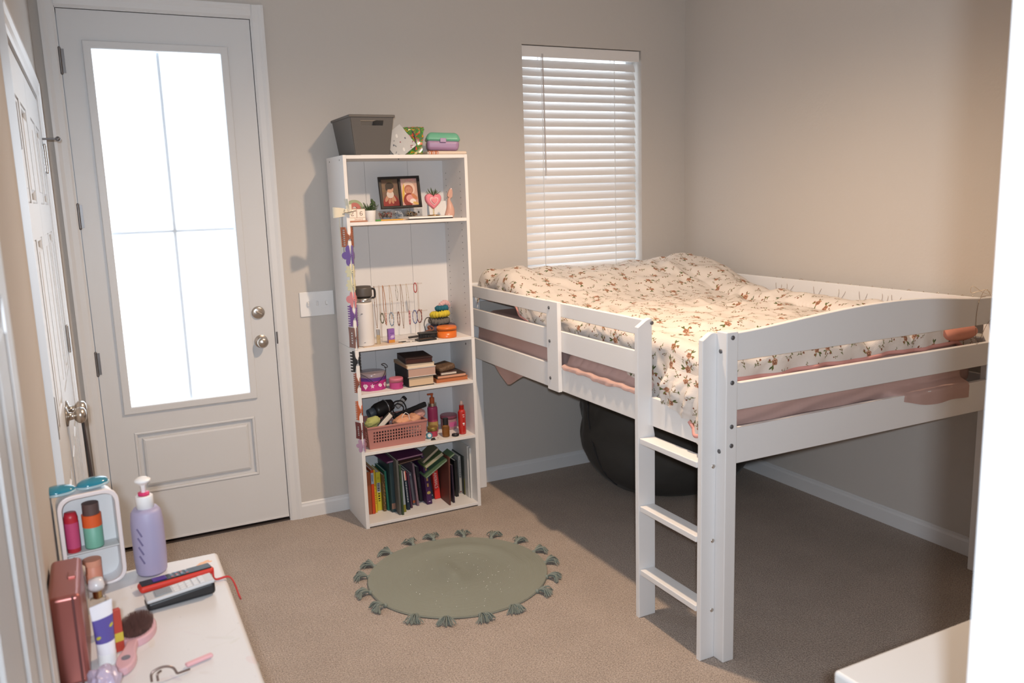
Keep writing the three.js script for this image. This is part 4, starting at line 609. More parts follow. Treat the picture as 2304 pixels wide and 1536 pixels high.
{
  const G = 'hair clips gripping the front edge of the bookcase';
  const ex = (s, d = 0.0035) => () => T(extrude(s, d, 0.0008, 1, 6), 0, 0, -d / 2);
  const c = (...rgb) => mat(rgb, 0.38);
  hinged('rust brown claw clip with slots below the cream bow', 'claw_clip', clipY(533), ex(clawShape(0.092, 0.046, 8, 8)), c(0.36, 0.11, 0.045), G);
  hinged('purple butterfly-petal hair clip on the bookcase edge', 'flower_clip', clipY(575), ex(petals(5, 0.046)), c(0.17, 0.10, 0.35), G);
  hinged('pale cream daisy hair clip just below the purple petal clip', 'flower_clip', clipY(611), ex(petals(9, 0.038, 0.3)), c(0.70, 0.66, 0.44), G);
  hinged('pale cream daisy hair clip just above the pink petal clip', 'flower_clip', clipY(642), ex(petals(9, 0.038, 0.3)), c(0.70, 0.66, 0.44), G);
  hinged('pink petal hair clip beside the steel bottle lid', 'flower_clip', clipY(674), ex(petals(4, 0.038)), c(0.72, 0.26, 0.27), G);
  hinged('purple claw clip with long teeth beside the white bottle', 'claw_clip', clipY(711), ex(clawShape(0.104, 0.036, 9, 0)), c(0.17, 0.07, 0.28), G);
  hinged('cocoa brown rectangular claw clip at the jewellery shelf', 'claw_clip', clipY(761), ex(bandShape(0.100, 0.040, 5)), c(0.20, 0.085, 0.06), G, 0.5);
  hinged('black claw clip with thin open teeth', 'claw_clip', clipY(815), ex(clawShape(0.104, 0.040, 7, 0), 0.0028), M.black, G);
  hinged('chestnut claw clip with wavy teeth below the black clip', 'claw_clip', clipY(864), ex(clawShape(0.098, 0.032, 10, 0)), c(0.30, 0.085, 0.045), G, 0.45);
  hinged('bright orange claw clip beside the hair dryer', 'claw_clip', clipY(927), ex(clawShape(0.096, 0.032, 11, 0)), c(0.55, 0.12, 0.035), G, 0.45);
  hinged('maroon rectangular claw clip beside the pink basket', 'claw_clip', clipY(973), ex(bandShape(0.084, 0.036, 5)), c(0.15, 0.035, 0.035), G, 0.5);
  hinged('see-through lilac flower clip, lowest on the bookcase edge', 'flower_clip', clipY(1007), ex(petals(6, 0.034)), phys([0.75, 0.55, 0.72], 0.15, { transmission: 0.6, thickness: 0 }), G, 0.7);
  // cream ribbon bow with a hanging tail
  const bow = thing('ribbon_bow', 'cream ribbon bow with a hanging tail on the bookcase edge', 'hair bow', [SX0 - 0.006, clipY(474), SZ1 + 0.006]), cream = mat([0.70, 0.66, 0.54], 0.8, { side: THREE.DoubleSide });
  const loop = (s) => grid(24, 6, (u, v) => { const a = u * Math.PI * 2, w = (v - 0.5) * (0.036 + 0.014 * Math.sin(a / 2)); return [s * (0.004 + (s < 0 ? 0.056 : 0.026) * Math.sin(a / 2)), w * 1.0 + 0.006 * s, 0.004 + 0.012 * Math.sin(a)]; });
  part(bow, 'loop', loop(-1), cream); part(bow, 'loop', loop(1), cream); part(bow, 'knot', rbox(0.012, 0.018, 0.014, 0.004, 0, 0, 0.010), cream);
  part(bow, 'loop', grid(10, 6, (u, v) => [0.006 - u * 0.002 + 0.008 * v, 0.010 + u * 0.045, (v - 0.5) * 0.03 + 0.004 * Math.sin(u * 4)]), cream);
  part(bow, 'tail', grid(20, 3, (u, v) => [-0.004 - 0.002 * Math.sin(u * 3), -u * 0.23, -0.10 + v * 0.020 + 0.1 * smooth(0.14, 0, u)]), cream);
  part(bow, 'clip_bar', rbox(0.060, 0.006, 0.004, 0.0015, 0.016, -0.006, 0.018), M.nickel, null, [0, 0, 0.12]);
}
// --- jewellery shelf
{
  const Y = LV.b + 0.0003;
  const z0 = 0.278, b = thing('insulated_bottle', 'white insulated bottle with grey lid and steel collar', 'bottle', [bx(826, 770, z0), Y, z0 - 0.02]);
  part(b, 'body', lathe([[0, 0], [0.040, 0], [0.0425, 0.004], [0.0425, 0.205], [0.040, 0.212], [0, 0.212]], 48), mat([0.74, 0.72, 0.71], 0.45));
  part(b, 'collar', lathe([[0, 0.212], [0.038, 0.212], [0.039, 0.218], [0.039, 0.240], [0, 0.240]], 48), M.steel);
  part(b, 'lid', lathe([[0, 0.240], [0.041, 0.240], [0.0425, 0.246], [0.0425, 0.278], [0.039, 0.290], [0, 0.291]], 48), mat([0.085, 0.075, 0.068], 0.5));
  part(b, 'handle', tube([[0.040, 0.276, 0.0], [0.056, 0.272, 0.0], [0.060, 0.255, 0.0], [0.056, 0.232, 0.0], [0.042, 0.230, 0.0]], 0.0048, 24), M.blackSoft);
  part(b, 'logo_mark', merge([sbox(0.014, 0.003, 0.002, -0.020, 0.160, 0.0372), sbox(0.010, 0.002, 0.002, -0.014, 0.020, 0.0398)]), mat([0.12, 0.12, 0.14], 0.5));
  solo('coaster', 'thin pale card under the white insulated bottle', 'card', sbox(0.20, 0.0018, 0.09), mat([0.66, 0.55, 0.45], 0.7), [bx(858, 772, 0.27), Y + 0.001 - 0.0003, 0.272]).position.y = LV.b + 0.0010; b.position.y = LV.b + 0.0021;
  const pr = thing('perfume_roller', 'small glass perfume roller with a silver cap', 'bottle', [bx(852, 763, 0.265), LV.b + 0.0021, 0.262]);
  part(pr, 'glass', lathe([[0, 0], [0.0095, 0], [0.0095, 0.042], [0.006, 0.046], [0, 0.046]], 20), phys([0.85, 0.72, 0.48], 0.05, { transmission: 0.9, thickness: 0.015, ior: 1.45 })); part(pr, 'cap', cyl(0.0088, 0.026, 0, 0.059, 0, 20), mat([0.55, 0.56, 0.58], 0.3, { metalness: 0.7 }));
  const pb = thing('lip_balm_box', 'purple and orange printed box beside the perfume roller', 'box', [bx(881, 765, 0.268), LV.b + 0.0021, 0.262], 0.08);
  part(pb, 'carton', rbox(0.034, 0.070, 0.016, 0.001, 0, 0.035, 0), mat([0.23, 0.12, 0.36], 0.5));
  part(pb, 'print', new THREE.PlaneGeometry(0.033, 0.069), mat([1, 1, 1], 0.5, { map: canvasTex(96, 192, (g, w, h) => { g.fillStyle = '#8a62ae'; g.fillRect(0, 0, w, h); g.fillStyle = '#c8893a'; g.fillRect(0, 150, w, 42); g.fillStyle = '#b9a0cf'; g.beginPath(); g.ellipse(60, 110, 34, 22, -0.4, 0, 7); g.fill(); g.fillStyle = '#3c2466'; g.fillRect(28, 58, 56, 6); g.fillStyle = '#e4d7ee'; g.fillRect(40, 100, 30, 5); g.fillRect(46, 112, 34, 4); }) }), [0, 0.035, 0.0085]);
  // acrylic jewellery stand
  const zs = 0.15, sL = bx(846, 640, zs), sR = bx(945, 636, zs);
  const st = thing('jewellery_stand', 'clear acrylic jewellery stand with two hanging bars', 'jewellery stand', [(sL + sR) / 2, Y, zs]);
  const y1 = by(895, 641, zs) - Y, y2 = by(905, 702, zs + 0.03) - Y, W2 = (sR - sL) / 2;
  const acr = phys([0.95, 0.93, 0.92], 0.08, { transmission: 0.92, thickness: 0 });
  part(st, 'bar', T(cyl(0.0028, 2 * W2 + 0.02, 0, 0, 0, 10), 0, y1, 0, 0, 0, Math.PI / 2), acr); part(st, 'bar', T(cyl(0.0028, 2 * W2 + 0.02, 0, 0, 0, 10), 0.01, y2, 0.032, 0, 0, Math.PI / 2), acr);
  for (const s of [-1, 1]) part(st, 'upright', merge([rbox(0.004, y1 + 0.006, 0.018, 0.0015, s * (W2 - 0.014), (y1 + 0.006) / 2, 0), rbox(0.004, 0.014, 0.05, 0.0015, s * (W2 - 0.014), y2, 0.02)]), acr);
  part(st, 'base', rbox(2 * W2, 0.004, 0.09, 0.0015, 0, 0.002, 0.01), acr);
  // necklaces over the top bar
  const NX = [[842, 0.205, [0.30, 0.16, 0.09], 0.0011, 'long dark copper chain necklace at the outer end of stand'], [862, 0.190, [0.50, 0.22, 0.10], 0.0016, 'orange-gold bead necklace on jewellery stand'], [877, 0.165, [0.55, 0.36, 0.18], 0.0009, 'fine gold chain necklace above the purple box'], [891, 0.075, [0.30, 0.28, 0.24], 0.0008, 'short grey cord necklace on jewellery stand'], [902, 0.220, [0.32, 0.20, 0.12], 0.0012, 'bronze chain necklace with a small pendant'], [915, 0.140, [0.50, 0.40, 0.26], 0.0008, 'pale gold necklace with spaced beads']];
  for (const [px, len, col, r, label] of NX) {
    const x = bx(px, 660, zs), yb = Y + y1; const g = thing('necklace', label, 'necklace', [x, yb + 0.0036, zs], 0, 'necklaces on the jewellery stand'); const m = mat(col, 0.35, { metalness: 0.7 });
    part(g, 'chain', tube([[-0.001, 0, 0], [-0.003, -0.006, 0.0045], [-0.004, -len * 0.6, 0.008], [0.002, -len, 0.009], [0.008, -len * 0.55, 0.006], [0.003, -0.006, -0.0045]], r, 60, true, 6), m);
    part(g, 'pendant', ball(0.0030, 0.002, -len - 0.003, 0.009, 10), m); part(g, 'bead', ball(0.0022, -0.0035, -len * 0.4, 0.007, 8), m); part(g, 'bead', ball(0.0022, 0.0068, -len * 0.5, 0.0065, 8), m);
  }
  const BX = [[859, 0.021, [0.06, 0.08, 0.03], 'olive green bead bracelet on lower bar'], [868, 0.026, [0.55, 0.22, 0.17], 'coral bead bracelet on lower bar'], [880, 0.029, [0.16, 0.24, 0.34], 'blue and white bead bracelet on lower bar'], [896, 0.030, [0.20, 0.09, 0.06], 'dark brown bracelet with a charm'], [921, 0.030, [0.45, 0.16, 0.18], 'rose and grey bead bracelet on lower bar'], [933, 0.029, [0.08, 0.12, 0.30], 'navy and teal bead bracelet on lower bar'], [943, 0.028, [0.16, 0.03, 0.035], 'maroon bead bracelet on lower bar'], [948, 0.022, [0.30, 0.16, 0.10], 'plain brown bangle at the end of lower bar']];
  BX.forEach(([px, r0, col, label], i) => { const r = r0 * 1.15; const x = bx(px, 705, zs + 0.03), g = thing('bracelet', label, 'bracelet', [x, Y + y2 + 0.0035, zs + 0.032], 0, 'bracelets on the jewellery stand'); g.rotation.y = rr(-0.4, 0.4); const cols = [mat(col, 0.35), mat(col.map((q) => Math.min(0.8, q * 1.9 + 0.05)), 0.35)];
    const n = Math.round(r * 1000), bs = [[], []]; for (let k = 0; k < n; k++) { const a = k / n * 6.2832; bs[k % 3 === 0 ? 1 : 0].push(ball(0.0027, 0, -r + Math.cos(a) * r, Math.sin(a) * r * 0.55, 8)); } part(g, 'beads', merge(bs[0]), cols[0]); part(g, 'accent_beads', merge(bs[1]), cols[1]); });
  { const g = thing('bracelet', 'red bead bracelet hanging alone on the upper bar', 'bracelet', [bx(934, 645, zs), Y + y1 + 0.0035, zs], 0.35, 'bracelets on the jewellery stand'); const l = []; for (let k = 0; k < 26; k++) { const a = k / 26 * 6.2832; l.push(ball(0.0027, 0, -0.024 + Math.cos(a) * 0.024, Math.sin(a) * 0.012, 8)); } part(g, 'beads', merge(l), mat([0.50, 0.07, 0.08], 0.35)); }
  // small things lying about
  solo('hair_tie', 'thin black hair tie lying open on the jewellery shelf', 'hair tie', T(new THREE.TorusGeometry(0.021, 0.0017, 8, 40), 0, 0, 0, Math.PI / 2).scale(1, 1, 0.35), M.blackSoft, [bx(905, 764, 0.28), Y + 0.0018, 0.278], [0, 0.2, 0]);
  for (const [i, px] of [918, 931].entries()) { const q = thing('ring', i ? 'small silver ring nearest the black wallet' : 'small silver ring nearest the black hair tie', 'ring', [bx(px, 767, 0.29), Y, 0.292], 0, 'rings on the jewellery shelf'); part(q, 'band', T(new THREE.TorusGeometry(0.0085, 0.0012, 8, 30), 0, 0.0012, 0, Math.PI / 2), M.steel); part(q, 'stone', ball(0.0024, 0.0085, 0.003, 0, 8), M.clear); }
  const wl = thing('wallet', 'flat black wallet lying at the front of jewellery shelf', 'wallet', [bx(958, 762, 0.29), Y, 0.29], 0.1); part(wl, 'cover', rbox(0.098, 0.008, 0.052, 0.002, 0, 0.004, 0), M.black); part(wl, 'card_window', sbox(0.07, 0.0006, 0.03, 0, 0.0084, 0), mat([0.12, 0.08, 0.06], 0.25));
  const hb = thing('hair_brush', 'flat black hair brush behind the wallet', 'brush', [bx(962, 748, 0.235), Y, 0.235], -0.08); part(hb, 'head', rbox(0.10, 0.012, 0.042, 0.005, 0, 0.026, 0), M.black); { const l = []; for (let i = 0; i < 12; i++) for (let j = 0; j < 5; j++) l.push(cyl(0.0011, 0.020, -0.044 + i * 0.008, 0.010, -0.016 + j * 0.008, 5)); part(hb, 'bristles', merge(l), M.blackSoft).userData.kind = 'stuff'; }
  part(hb, 'handle', rbox(0.060, 0.010, 0.016, 0.004, -0.072, 0.018, 0.004), M.black, null, [0, 0, 0.06]);
  const tin = thing('round_tin', 'bright orange round lidded tin on the jewellery shelf', 'tin', [bx(1007, 758, 0.27), Y, 0.262]); const or = mat([0.72, 0.17, 0.025], 0.3);
  part(tin, 'body', lathe([[0, 0], [0.049, 0], [0.050, 0.003], [0.050, 0.036], [0, 0.036]], 48), or); part(tin, 'lid', lathe([[0, 0.037], [0.0515, 0.037], [0.0515, 0.050], [0.048, 0.056], [0, 0.057]], 48), or);
  // scrunchies heaped behind the tin
  const scr = (label, p, R, r, col, rot) => { const g = displace(new THREE.TorusGeometry(R, r, 16, 64), (v) => { const a = Math.atan2(v.y, v.x); const c = V(Math.cos(a) * R, Math.sin(a) * R, 0), d = v.clone().sub(c), k = 0.92 + 0.16 * Math.sin(a * 17) + 0.22 * perlin.noise(v.x * 90, v.y * 90, v.z * 90); v.copy(c.addScaledVector(d, k)); }); solo('scrunchie', label, 'scrunchie', g, mat(col, 0.85), p, rot, 'scrunchies heaped behind the orange tin'); };
  const sx = bx(1005, 712, 0.20) - 0.006;
  scr('grey-purple scrunchie at the bottom of the heap', [sx + 0.012, Y + 0.026, 0.120], 0.050, 0.022, [0.10, 0.08, 0.11], [Math.PI / 2, 0, 0]);
  scr('black and white speckled scrunchie in the heap', [sx - 0.008, Y + 0.068, 0.125], 0.040, 0.017, [0.13, 0.12, 0.11], [Math.PI / 2 + 0.1, 0, 0]);
  scr('yellow scrunchie in the heap behind the tin', [sx - 0.004, Y + 0.101, 0.130], 0.036, 0.017, [0.62, 0.50, 0.04], [Math.PI / 2 - 0.12, 0.05, 0]);
  scr('teal scrunchie on top of the heap', [sx + 0.008, Y + 0.131, 0.130], 0.022, 0.014, [0.015, 0.13, 0.19], [Math.PI / 2 - 0.1, 0, 0]);
  scr('pale pink scrunchie leaning at the back of the heap', [sx + 0.036, Y + 0.130, 0.085], 0.026, 0.015, [0.66, 0.42, 0.42], [0.5, 0.3, 0]);
  solo('headband', 'black wire headband leaning on the scrunchie heap', 'headband', tube([[0, 0, 0.02], [-0.006, 0.035, 0.015], [0.006, 0.062, 0.01], [0.026, 0.066, 0.0], [0.040, 0.050, -0.01], [0.046, 0.028, -0.01]], 0.0020, 40), M.black, [bx(958, 722, 0.2), Y + 0.030, 0.175]);
  solo('hair_tie', 'rust and black tangle of hair ties beside the brush', 'hair tie', merge([0, 1, 2, 3].map((k) => T(new THREE.TorusGeometry(0.016, 0.003, 8, 28), k * 0.008, 0.016 + k * 0.006, -k * 0.006, 0.7 + k * 0.5, k, 0.3))), mat([0.26, 0.10, 0.06], 0.7), [bx(965, 735, 0.19), Y + 0.002, 0.170]);
}
// --- shelf of stacked books
{
  const Y = LV.c + 0.0003, zf = 0.300;
  const tubx = bx(846, 872, 0.27);
  const tb = thing('craft_tub', 'large round pink tub with clear purple-banded top and stickers', 'tub', [tubx, Y, 0.205]);
  const tr = 0.072;
  const stick = canvasTex(1024, 128, (g, w, h) => { g.fillStyle = '#b0317f'; g.fillRect(0, 0, w, h); g.fillStyle = '#5c3a86'; g.fillRect(0, 0, w, 34); for (let k = 0; k < 90; k++) { g.fillStyle = ['#d878b4', '#8f2468', '#7a4a9a'][k % 3]; g.beginPath(); g.arc(rr(0, w), rr(0, h), rr(1, 4), 0, 7); g.fill(); }
    const white = '#efe6ee'; for (let o = 0; o < 1024; o += 256) { g.fillStyle = white; g.beginPath(); g.ellipse(o + 50, 78, 24, 16, 0.3, 0, 7); g.fill(); g.beginPath(); g.moveTo(o + 100, 78); g.lineTo(o + 114, 62); g.lineTo(o + 150, 62); g.lineTo(o + 164, 78); g.lineTo(o + 132, 116); g.fill(); g.beginPath(); for (let i = 0; i < 10; i++) { const a = i / 10 * 6.283 - 1.57, r = i % 2 ? 11 : 27; g.lineTo(o + 214 + Math.cos(a) * r, 80 + Math.sin(a) * r); } g.fill(); g.strokeStyle = '#a05a90'; g.lineWidth = 2; for (const q of [50, 132, 214]) for (let i = 0; i < 3; i++) { g.beginPath(); g.moveTo(o + q - 12, 72 + i * 6); g.lineTo(o + q + 12, 72 + i * 6); g.stroke(); } } });
  part(tb, 'body', lathe([[tr * 0.985, 0.001], [tr, 0.066]], 64), mat([1, 1, 1], 0.35, { map: stick })); part(tb, 'bottom', cyl(tr * 0.95, 0.002, 0, 0.001, 0, 40), mat([0.4, 0.05, 0.2], 0.4));
  part(tb, 'clear_top', lathe([[tr, 0.066], [tr * 1.01, 0.070], [tr * 1.01, 0.084], [tr * 0.9, 0.088], [0, 0.089]], 64), phys([0.60, 0.52, 0.58], 0.2, { transmission: 0.55, thickness: 0 }));
  part(tb, 'filling', lathe([[0, 0.062], [tr * 0.97, 0.062], [tr * 0.97, 0.055], [0, 0.05]].reverse(), 40), mat([0.30, 0.12, 0.28], 0.8));
  solo('cord', 'thin black cord draped over the pink tub', 'cord', tube([[-0.078, 0.095, 0.02], [-0.040, 0.070, tr * 0.92], [-0.004, 0.040, tr * 1.05], [0.032, 0.062, tr * 0.98], [0.062, 0.092, 0.040], [0.070, 0.105, 0.0], [0.060, 0.112, -0.02], [0.072, 0.118, 0.0], [0.080, 0.104, 0.02], [0.066, 0.100, 0.01]], 0.0014, 80, false, 6), M.black, [tubx, Y, 0.205]);
  const sj = jar('cosmetic_jar', 'small pink screw-top jar beside the black book stack', 'jar', { pos: [bx(894, 871, 0.285), Y, 0.272], r: 0.034, h: 0.034, lh: 0.020, body: mat([0.52, 0.07, 0.24], 0.3), lid: mat([0.66, 0.20, 0.28], 0.35) });
  part(sj, 'label', grid(12, 1, (u, v) => { const a = 0.2 + u * 1.2; return [Math.sin(a) * 0.0345, 0.008 + v * 0.022, Math.cos(a) * 0.0345]; }), mat([1, 1, 1], 0.5, { side: THREE.DoubleSide, map: canvasTex(96, 48, (g, w, h) => { g.fillStyle = '#b03a74'; g.fillRect(0, 0, w, h); g.fillStyle = '#2a1a2a'; g.fillRect(44, 28, 40, 12); g.fillStyle = '#e9d5e2'; g.fillRect(50, 10, 36, 5); g.fillRect(56, 20, 30, 4); }) }));
  solo('paper', 'white folded leaflet lying under the pink tub edge', 'leaflet', sbox(0.16, 0.001, 0.05), M.white, [bx(850, 884, 0.3), LV.c + 0.0006, 0.298]).rotation.y = 0.02;
  const G1 = 'books stacked on the middle shelf', x0 = bx(919, 866, zf), x1 = bx(977, 860, zf), w = x1 - x0, xc = (x0 + x1) / 2;
  flatBook('thick black book with tan pages, lowest in its stack', { x: xc, y: Y, z: zf, w, h: 0.050, d: 0.20, color: [0.012, 0.012, 0.014], pages: [0.62, 0.46, 0.31], group: G1, board: 0.004 });
  flatBook('thick white-covered book with pinkish pages above the black book', { x: xc + 0.003, y: Y + 0.0506, z: zf + 0.008, w: w + 0.014, h: 0.046, d: 0.20, color: [0.62, 0.60, 0.58], spine: [0.02, 0.025, 0.03], pages: [0.50, 0.33, 0.27], group: G1 });
  flatBook('slim cream paperback under the dark leather book', { x: xc, y: Y + 0.0972, z: zf + 0.005, w: w + 0.012, h: 0.018, d: 0.20, color: [0.70, 0.62, 0.50], spine: [0.36, 0.24, 0.14], pages: [0.72, 0.60, 0.46], board: 0.0015, group: G1 });
  flatBook('dark brown leather book on top of the tall stack', { x: xc - 0.004, y: Y + 0.1158, z: zf - 0.004, w: w + 0.002, h: 0.030, d: 0.185, color: [0.030, 0.012, 0.010], pages: [0.05, 0.015, 0.012], turn: -0.10, group: G1, board: 0.005, rough: 0.6 });
  const y0 = bx(980, 858, zf - 0.01), y1 = bx(1054, 848, zf - 0.01), yc = (y0 + y1) / 2 + 0.003, yw = y1 - y0 - 0.008;
  flatBook('orange hardback lying under two thinner books', { x: yc, y: Y, z: zf - 0.012, w: yw, h: 0.021, d: 0.19, color: [0.42, 0.13, 0.045], pages: [0.46, 0.15, 0.06], group: G1, board: 0.002 });
  flatBook('peach-edged book lying on the orange hardback', { x: yc - 0.004, y: Y + 0.0216, z: zf - 0.010, w: yw - 0.012, h: 0.015, d: 0.185, color: [0.05, 0.03, 0.02], pages: [0.66, 0.33, 0.21], group: G1, board: 0.001 });
  flatBook('small pale notebook under the snakeskin pouch', { x: bx(1009, 834, zf - 0.02), y: Y + 0.0372, z: zf - 0.016, w: 0.092, h: 0.013, d: 0.13, color: [0.10, 0.05, 0.04], pages: [0.72, 0.62, 0.52], group: G1, board: 0.001 });
  const snake = dataTex(128, (u, v) => { const k = Math.abs(fbm(u * 10, v * 18, 3, 3)) * 2.2; return [70 + 90 * k, 56 + 66 * k, 44 + 46 * k]; }, true);
  solo('pouch', 'brown snakeskin-patterned soft pouch on the pale notebook', 'pouch', metreUV(displace(new RoundedBoxGeometry(0.098, 0.030, 0.10, 8, 0.013), (v) => { const k = fbm(v.x * 22, v.y * 22, v.z * 22, 3); v.y += 0.010 * k + 0.010 * Math.exp(-(v.x ** 2 + v.z ** 2) / 0.0012); v.x += 0.004 * k; }), 0.08), mat([1, 1, 1], 0.6, { map: snake }), [bx(1003, 818, zf - 0.03), Y + 0.069, zf - 0.075], [0.05, 0.2, 0.10]);
}
// --- basket shelf
{
  const Y = LV.d + 0.0003, fl = onZ(834, 1010, 0.285), frr = onZ(955, 984, 0.285), bw = frr.x - fl.x, xc = (fl.x + frr.x) / 2, D = 0.205, H = 0.112;
  const b = thing('plastic_basket', 'pink plastic basket with rows of square holes', 'basket', [xc, Y, 0.285 - D / 2]); const pm = mat([0.46, 0.20, 0.175], 0.42);
  const wall = (w, n, m, fl2) => { const s = shape([[-w, 0], [w, 0], [w + fl2, H], [-w - fl2, H]]); for (let j = 0; j < m; j++) for (let i = 0; i < n; i++) { const x = -w + 0.014 + (2 * w - 0.028) * (i + 0.5) / n, h = (2 * w - 0.028) / n * 0.28, y = 0.032 + j * 0.0155; rectHole(s, x - h, y, x + h, y + 0.0105); } return extrude(s, 0.0028); };
  const f = 0.012, tl = Math.atan(f / H);
  part(b, 'front_wall', wall(bw / 2, 18, 4, f), pm, [0, 0, D / 2 - 0.003], [tl, 0, 0]); part(b, 'back_wall', wall(bw / 2, 18, 4, f), pm, [0, 0, -D / 2], [-tl, 0, 0]);
  part(b, 'side_wall', wall(D / 2, 12, 4, f), pm, [-bw / 2, 0, 0], [0, -Math.PI / 2, 0]).rotateX(tl); part(b, 'side_wall', wall(D / 2, 12, 4, f), pm, [bw / 2, 0, 0], [0, Math.PI / 2, 0]).rotateX(tl);
  part(b, 'floor', sbox(bw, 0.003, D, 0, 0.0015, 0), pm);
  const rs = shape([[-bw / 2 - f - 0.004, -D / 2 - f - 0.004], [bw / 2 + f + 0.004, -D / 2 - f - 0.004], [bw / 2 + f + 0.004, D / 2 + f + 0.004], [-bw / 2 - f - 0.004, D / 2 + f + 0.004]]); rectHole(rs, -bw / 2 - f + 0.002, -D / 2 - f + 0.002, bw / 2 + f - 0.002, D / 2 + f - 0.002);
  part(b, 'rim', T(extrude(rs, 0.006, 0.0015, 1), 0, H + 0.003, 0, Math.PI / 2), pm);
  const inB = (px, py, z) => onZ(px, py, z);
  // hair dryer
  const hp = inB(862, 918, 0.19); const hd = thing('hair_dryer', 'black hair dryer with a blue-grey barrel in the pink basket', 'hair dryer', [hp.x, hp.y, 0.185], 0.25); hd.rotation.z = 0.18;
  part(hd, 'barrel', T(lathe([[0, -0.055], [0.026, -0.055], [0.034, -0.03], [0.038, 0.0], [0.037, 0.035], [0.030, 0.055], [0, 0.057]], 32), 0, 0, 0, 0, 0, Math.PI / 2), M.black);
  part(hd, 'nozzle', T(lathe([[0, 0], [0.027, 0], [0.023, 0.034], [0.020, 0.034], [0.020, 0.03], [0, 0.03]], 32), -0.052, 0, 0, 0, 0, Math.PI / 2), mat([0.16, 0.20, 0.25], 0.2, { metalness: 0.5 }), [0.0, 0, 0]);
  part(hd, 'handle', rbox(0.028, 0.095, 0.026, 0.010, 0.012, -0.066, 0.004), M.black, null, [0, 0, -0.2]); part(hd, 'trim', T(new THREE.TorusGeometry(0.037, 0.003, 8, 32), 0.015, 0, 0, 0, Math.PI / 2, 0), mat([0.35, 0.36, 0.38], 0.25, { metalness: 0.7 }));
  solo('power_cord', 'coiled black appliance cord on top of the basket', 'cord', tube([[0, 0, 0], [0.028, 0.028, 0.02], [0.055, 0.01, 0.03], [0.045, -0.025, 0.02], [0.012, -0.018, 0.0], [0.020, 0.030, -0.01], [0.055, 0.036, 0.01], [0.072, 0.0, 0.02], [0.055, -0.032, 0.02], [0.02, -0.03, 0.01]], 0.0035, 90, false, 8), M.blackSoft, [inB(880, 915, 0.2).x, inB(880, 920, 0.2).y, 0.20]);
  const bar = (name, label, cat, p0, p1, r, m, tip, tm) => { const A = p0, B = p1, d = B.clone().sub(A), L = d.length(); const g = thing(name, label, cat, A.toArray()); g.quaternion.setFromUnitVectors(V(0, 1, 0), d.normalize()); part(g, 'body', rbox(r * 2, L, r * 1.6, r * 0.5, 0, L / 2, 0, 3), m); if (tip) part(g, 'end', rbox(r * 2.1, L * tip, r * 1.7, r * 0.55, 0, L * (1 - tip / 2), 0, 3), tm); return g; };
  const fi = bar('flat_iron', 'white flat iron with black plate standing out of the basket', 'flat iron', onZ(852, 962, 0.262), onZ(882, 928, 0.235), 0.0145, mat([0.62, 0.58, 0.53], 0.4), 0.18, M.black); part(fi, 'plate', rbox(0.006, 0.085, 0.020, 0.002, -0.0150, 0.045, 0.004), M.black);
  bar('curling_brush', 'black hot-air brush lying across the pink basket', 'hair brush', onZ(884, 938, 0.20), onZ(958, 908, 0.17), 0.0125, M.black, 0.25, M.blackSoft);
  bar('flat_iron', 'grey flat iron with black tip behind the cord', 'flat iron', onZ(892, 916, 0.16), onZ(912, 893, 0.14), 0.0125, mat([0.42, 0.41, 0.40], 0.4), 0.3, M.black);
  const crump = (label, px, py, z, w, h, d, col, name = 'fabric_scrap') => { const p = inB(px, py, z); solo(name, label, 'fabric', displace(new RoundedBoxGeometry(w, h, d, 8, Math.min(w, h, d) * 0.45), (v) => { const k = fbm(v.x * 34, v.y * 34, v.z * 34 + w * 99, 3); v.x *= 1 + 0.35 * k; v.y *= 1 + 0.5 * k; v.z *= 1 + 0.35 * k; }), mat(col, 0.85), [p.x, p.y, z], [0.1, 0.3, 0.15]); };
  crump('lime green cloth in the corner of the pink basket', 838, 950, 0.255, 0.075, 0.05, 0.05, [0.42, 0.45, 0.16]);
  crump('shiny peach satin cloth in the pink basket', 905, 948, 0.250, 0.085, 0.055, 0.07, [0.66, 0.33, 0.20]);
  crump('peach satin cloth at the far end of the pink basket', 930, 942, 0.245, 0.065, 0.05, 0.07, [0.62, 0.32, 0.20]);
  crump('pale pink ruffled cloth at the back of the basket', 944, 930, 0.20, 0.055, 0.04, 0.05, [0.55, 0.30, 0.28]);
  crump('black mesh cloth inside the basket', 878, 972, 0.200, 0.13, 0.05, 0.09, [0.02, 0.02, 0.022]);
  crump('pale crumpled cloth inside the basket behind the holes', 930, 965, 0.215, 0.07, 0.05, 0.08, [0.58, 0.40, 0.35]);
  solo('cable', 'thin white cable looping out of the basket', 'cable', tube([[0, 0, 0], [0.004, 0.026, 0.006], [0.018, 0.040, 0.008], [0.034, 0.030, 0.006], [0.040, 0.0, 0.004]], 0.0018, 30, false, 6), M.white, [inB(904, 946, 0.27).x, inB(904, 946, 0.27).y, 0.27]);
  // bottles
  const pu = thing('pump_bottle', 'pink lotion bottle with an orange-red pump at the back', 'bottle', [bx(976, 955, 0.16), Y, 0.150]);
  const hB = by(975, 912, 0.15) - Y; part(pu, 'body', lathe([[0, 0], [0.026, 0], [0.027, 0.005], [0.027, hB * 0.92], [0.022, hB], [0, hB]], 32), mat([0.40, 0.05, 0.13], 0.3)); part(pu, 'label', lathe([[0.0273, hB * 0.18], [0.0273, hB * 0.42]], 32), mat([0.45, 0.30, 0.10], 0.4, { side: THREE.DoubleSide }));
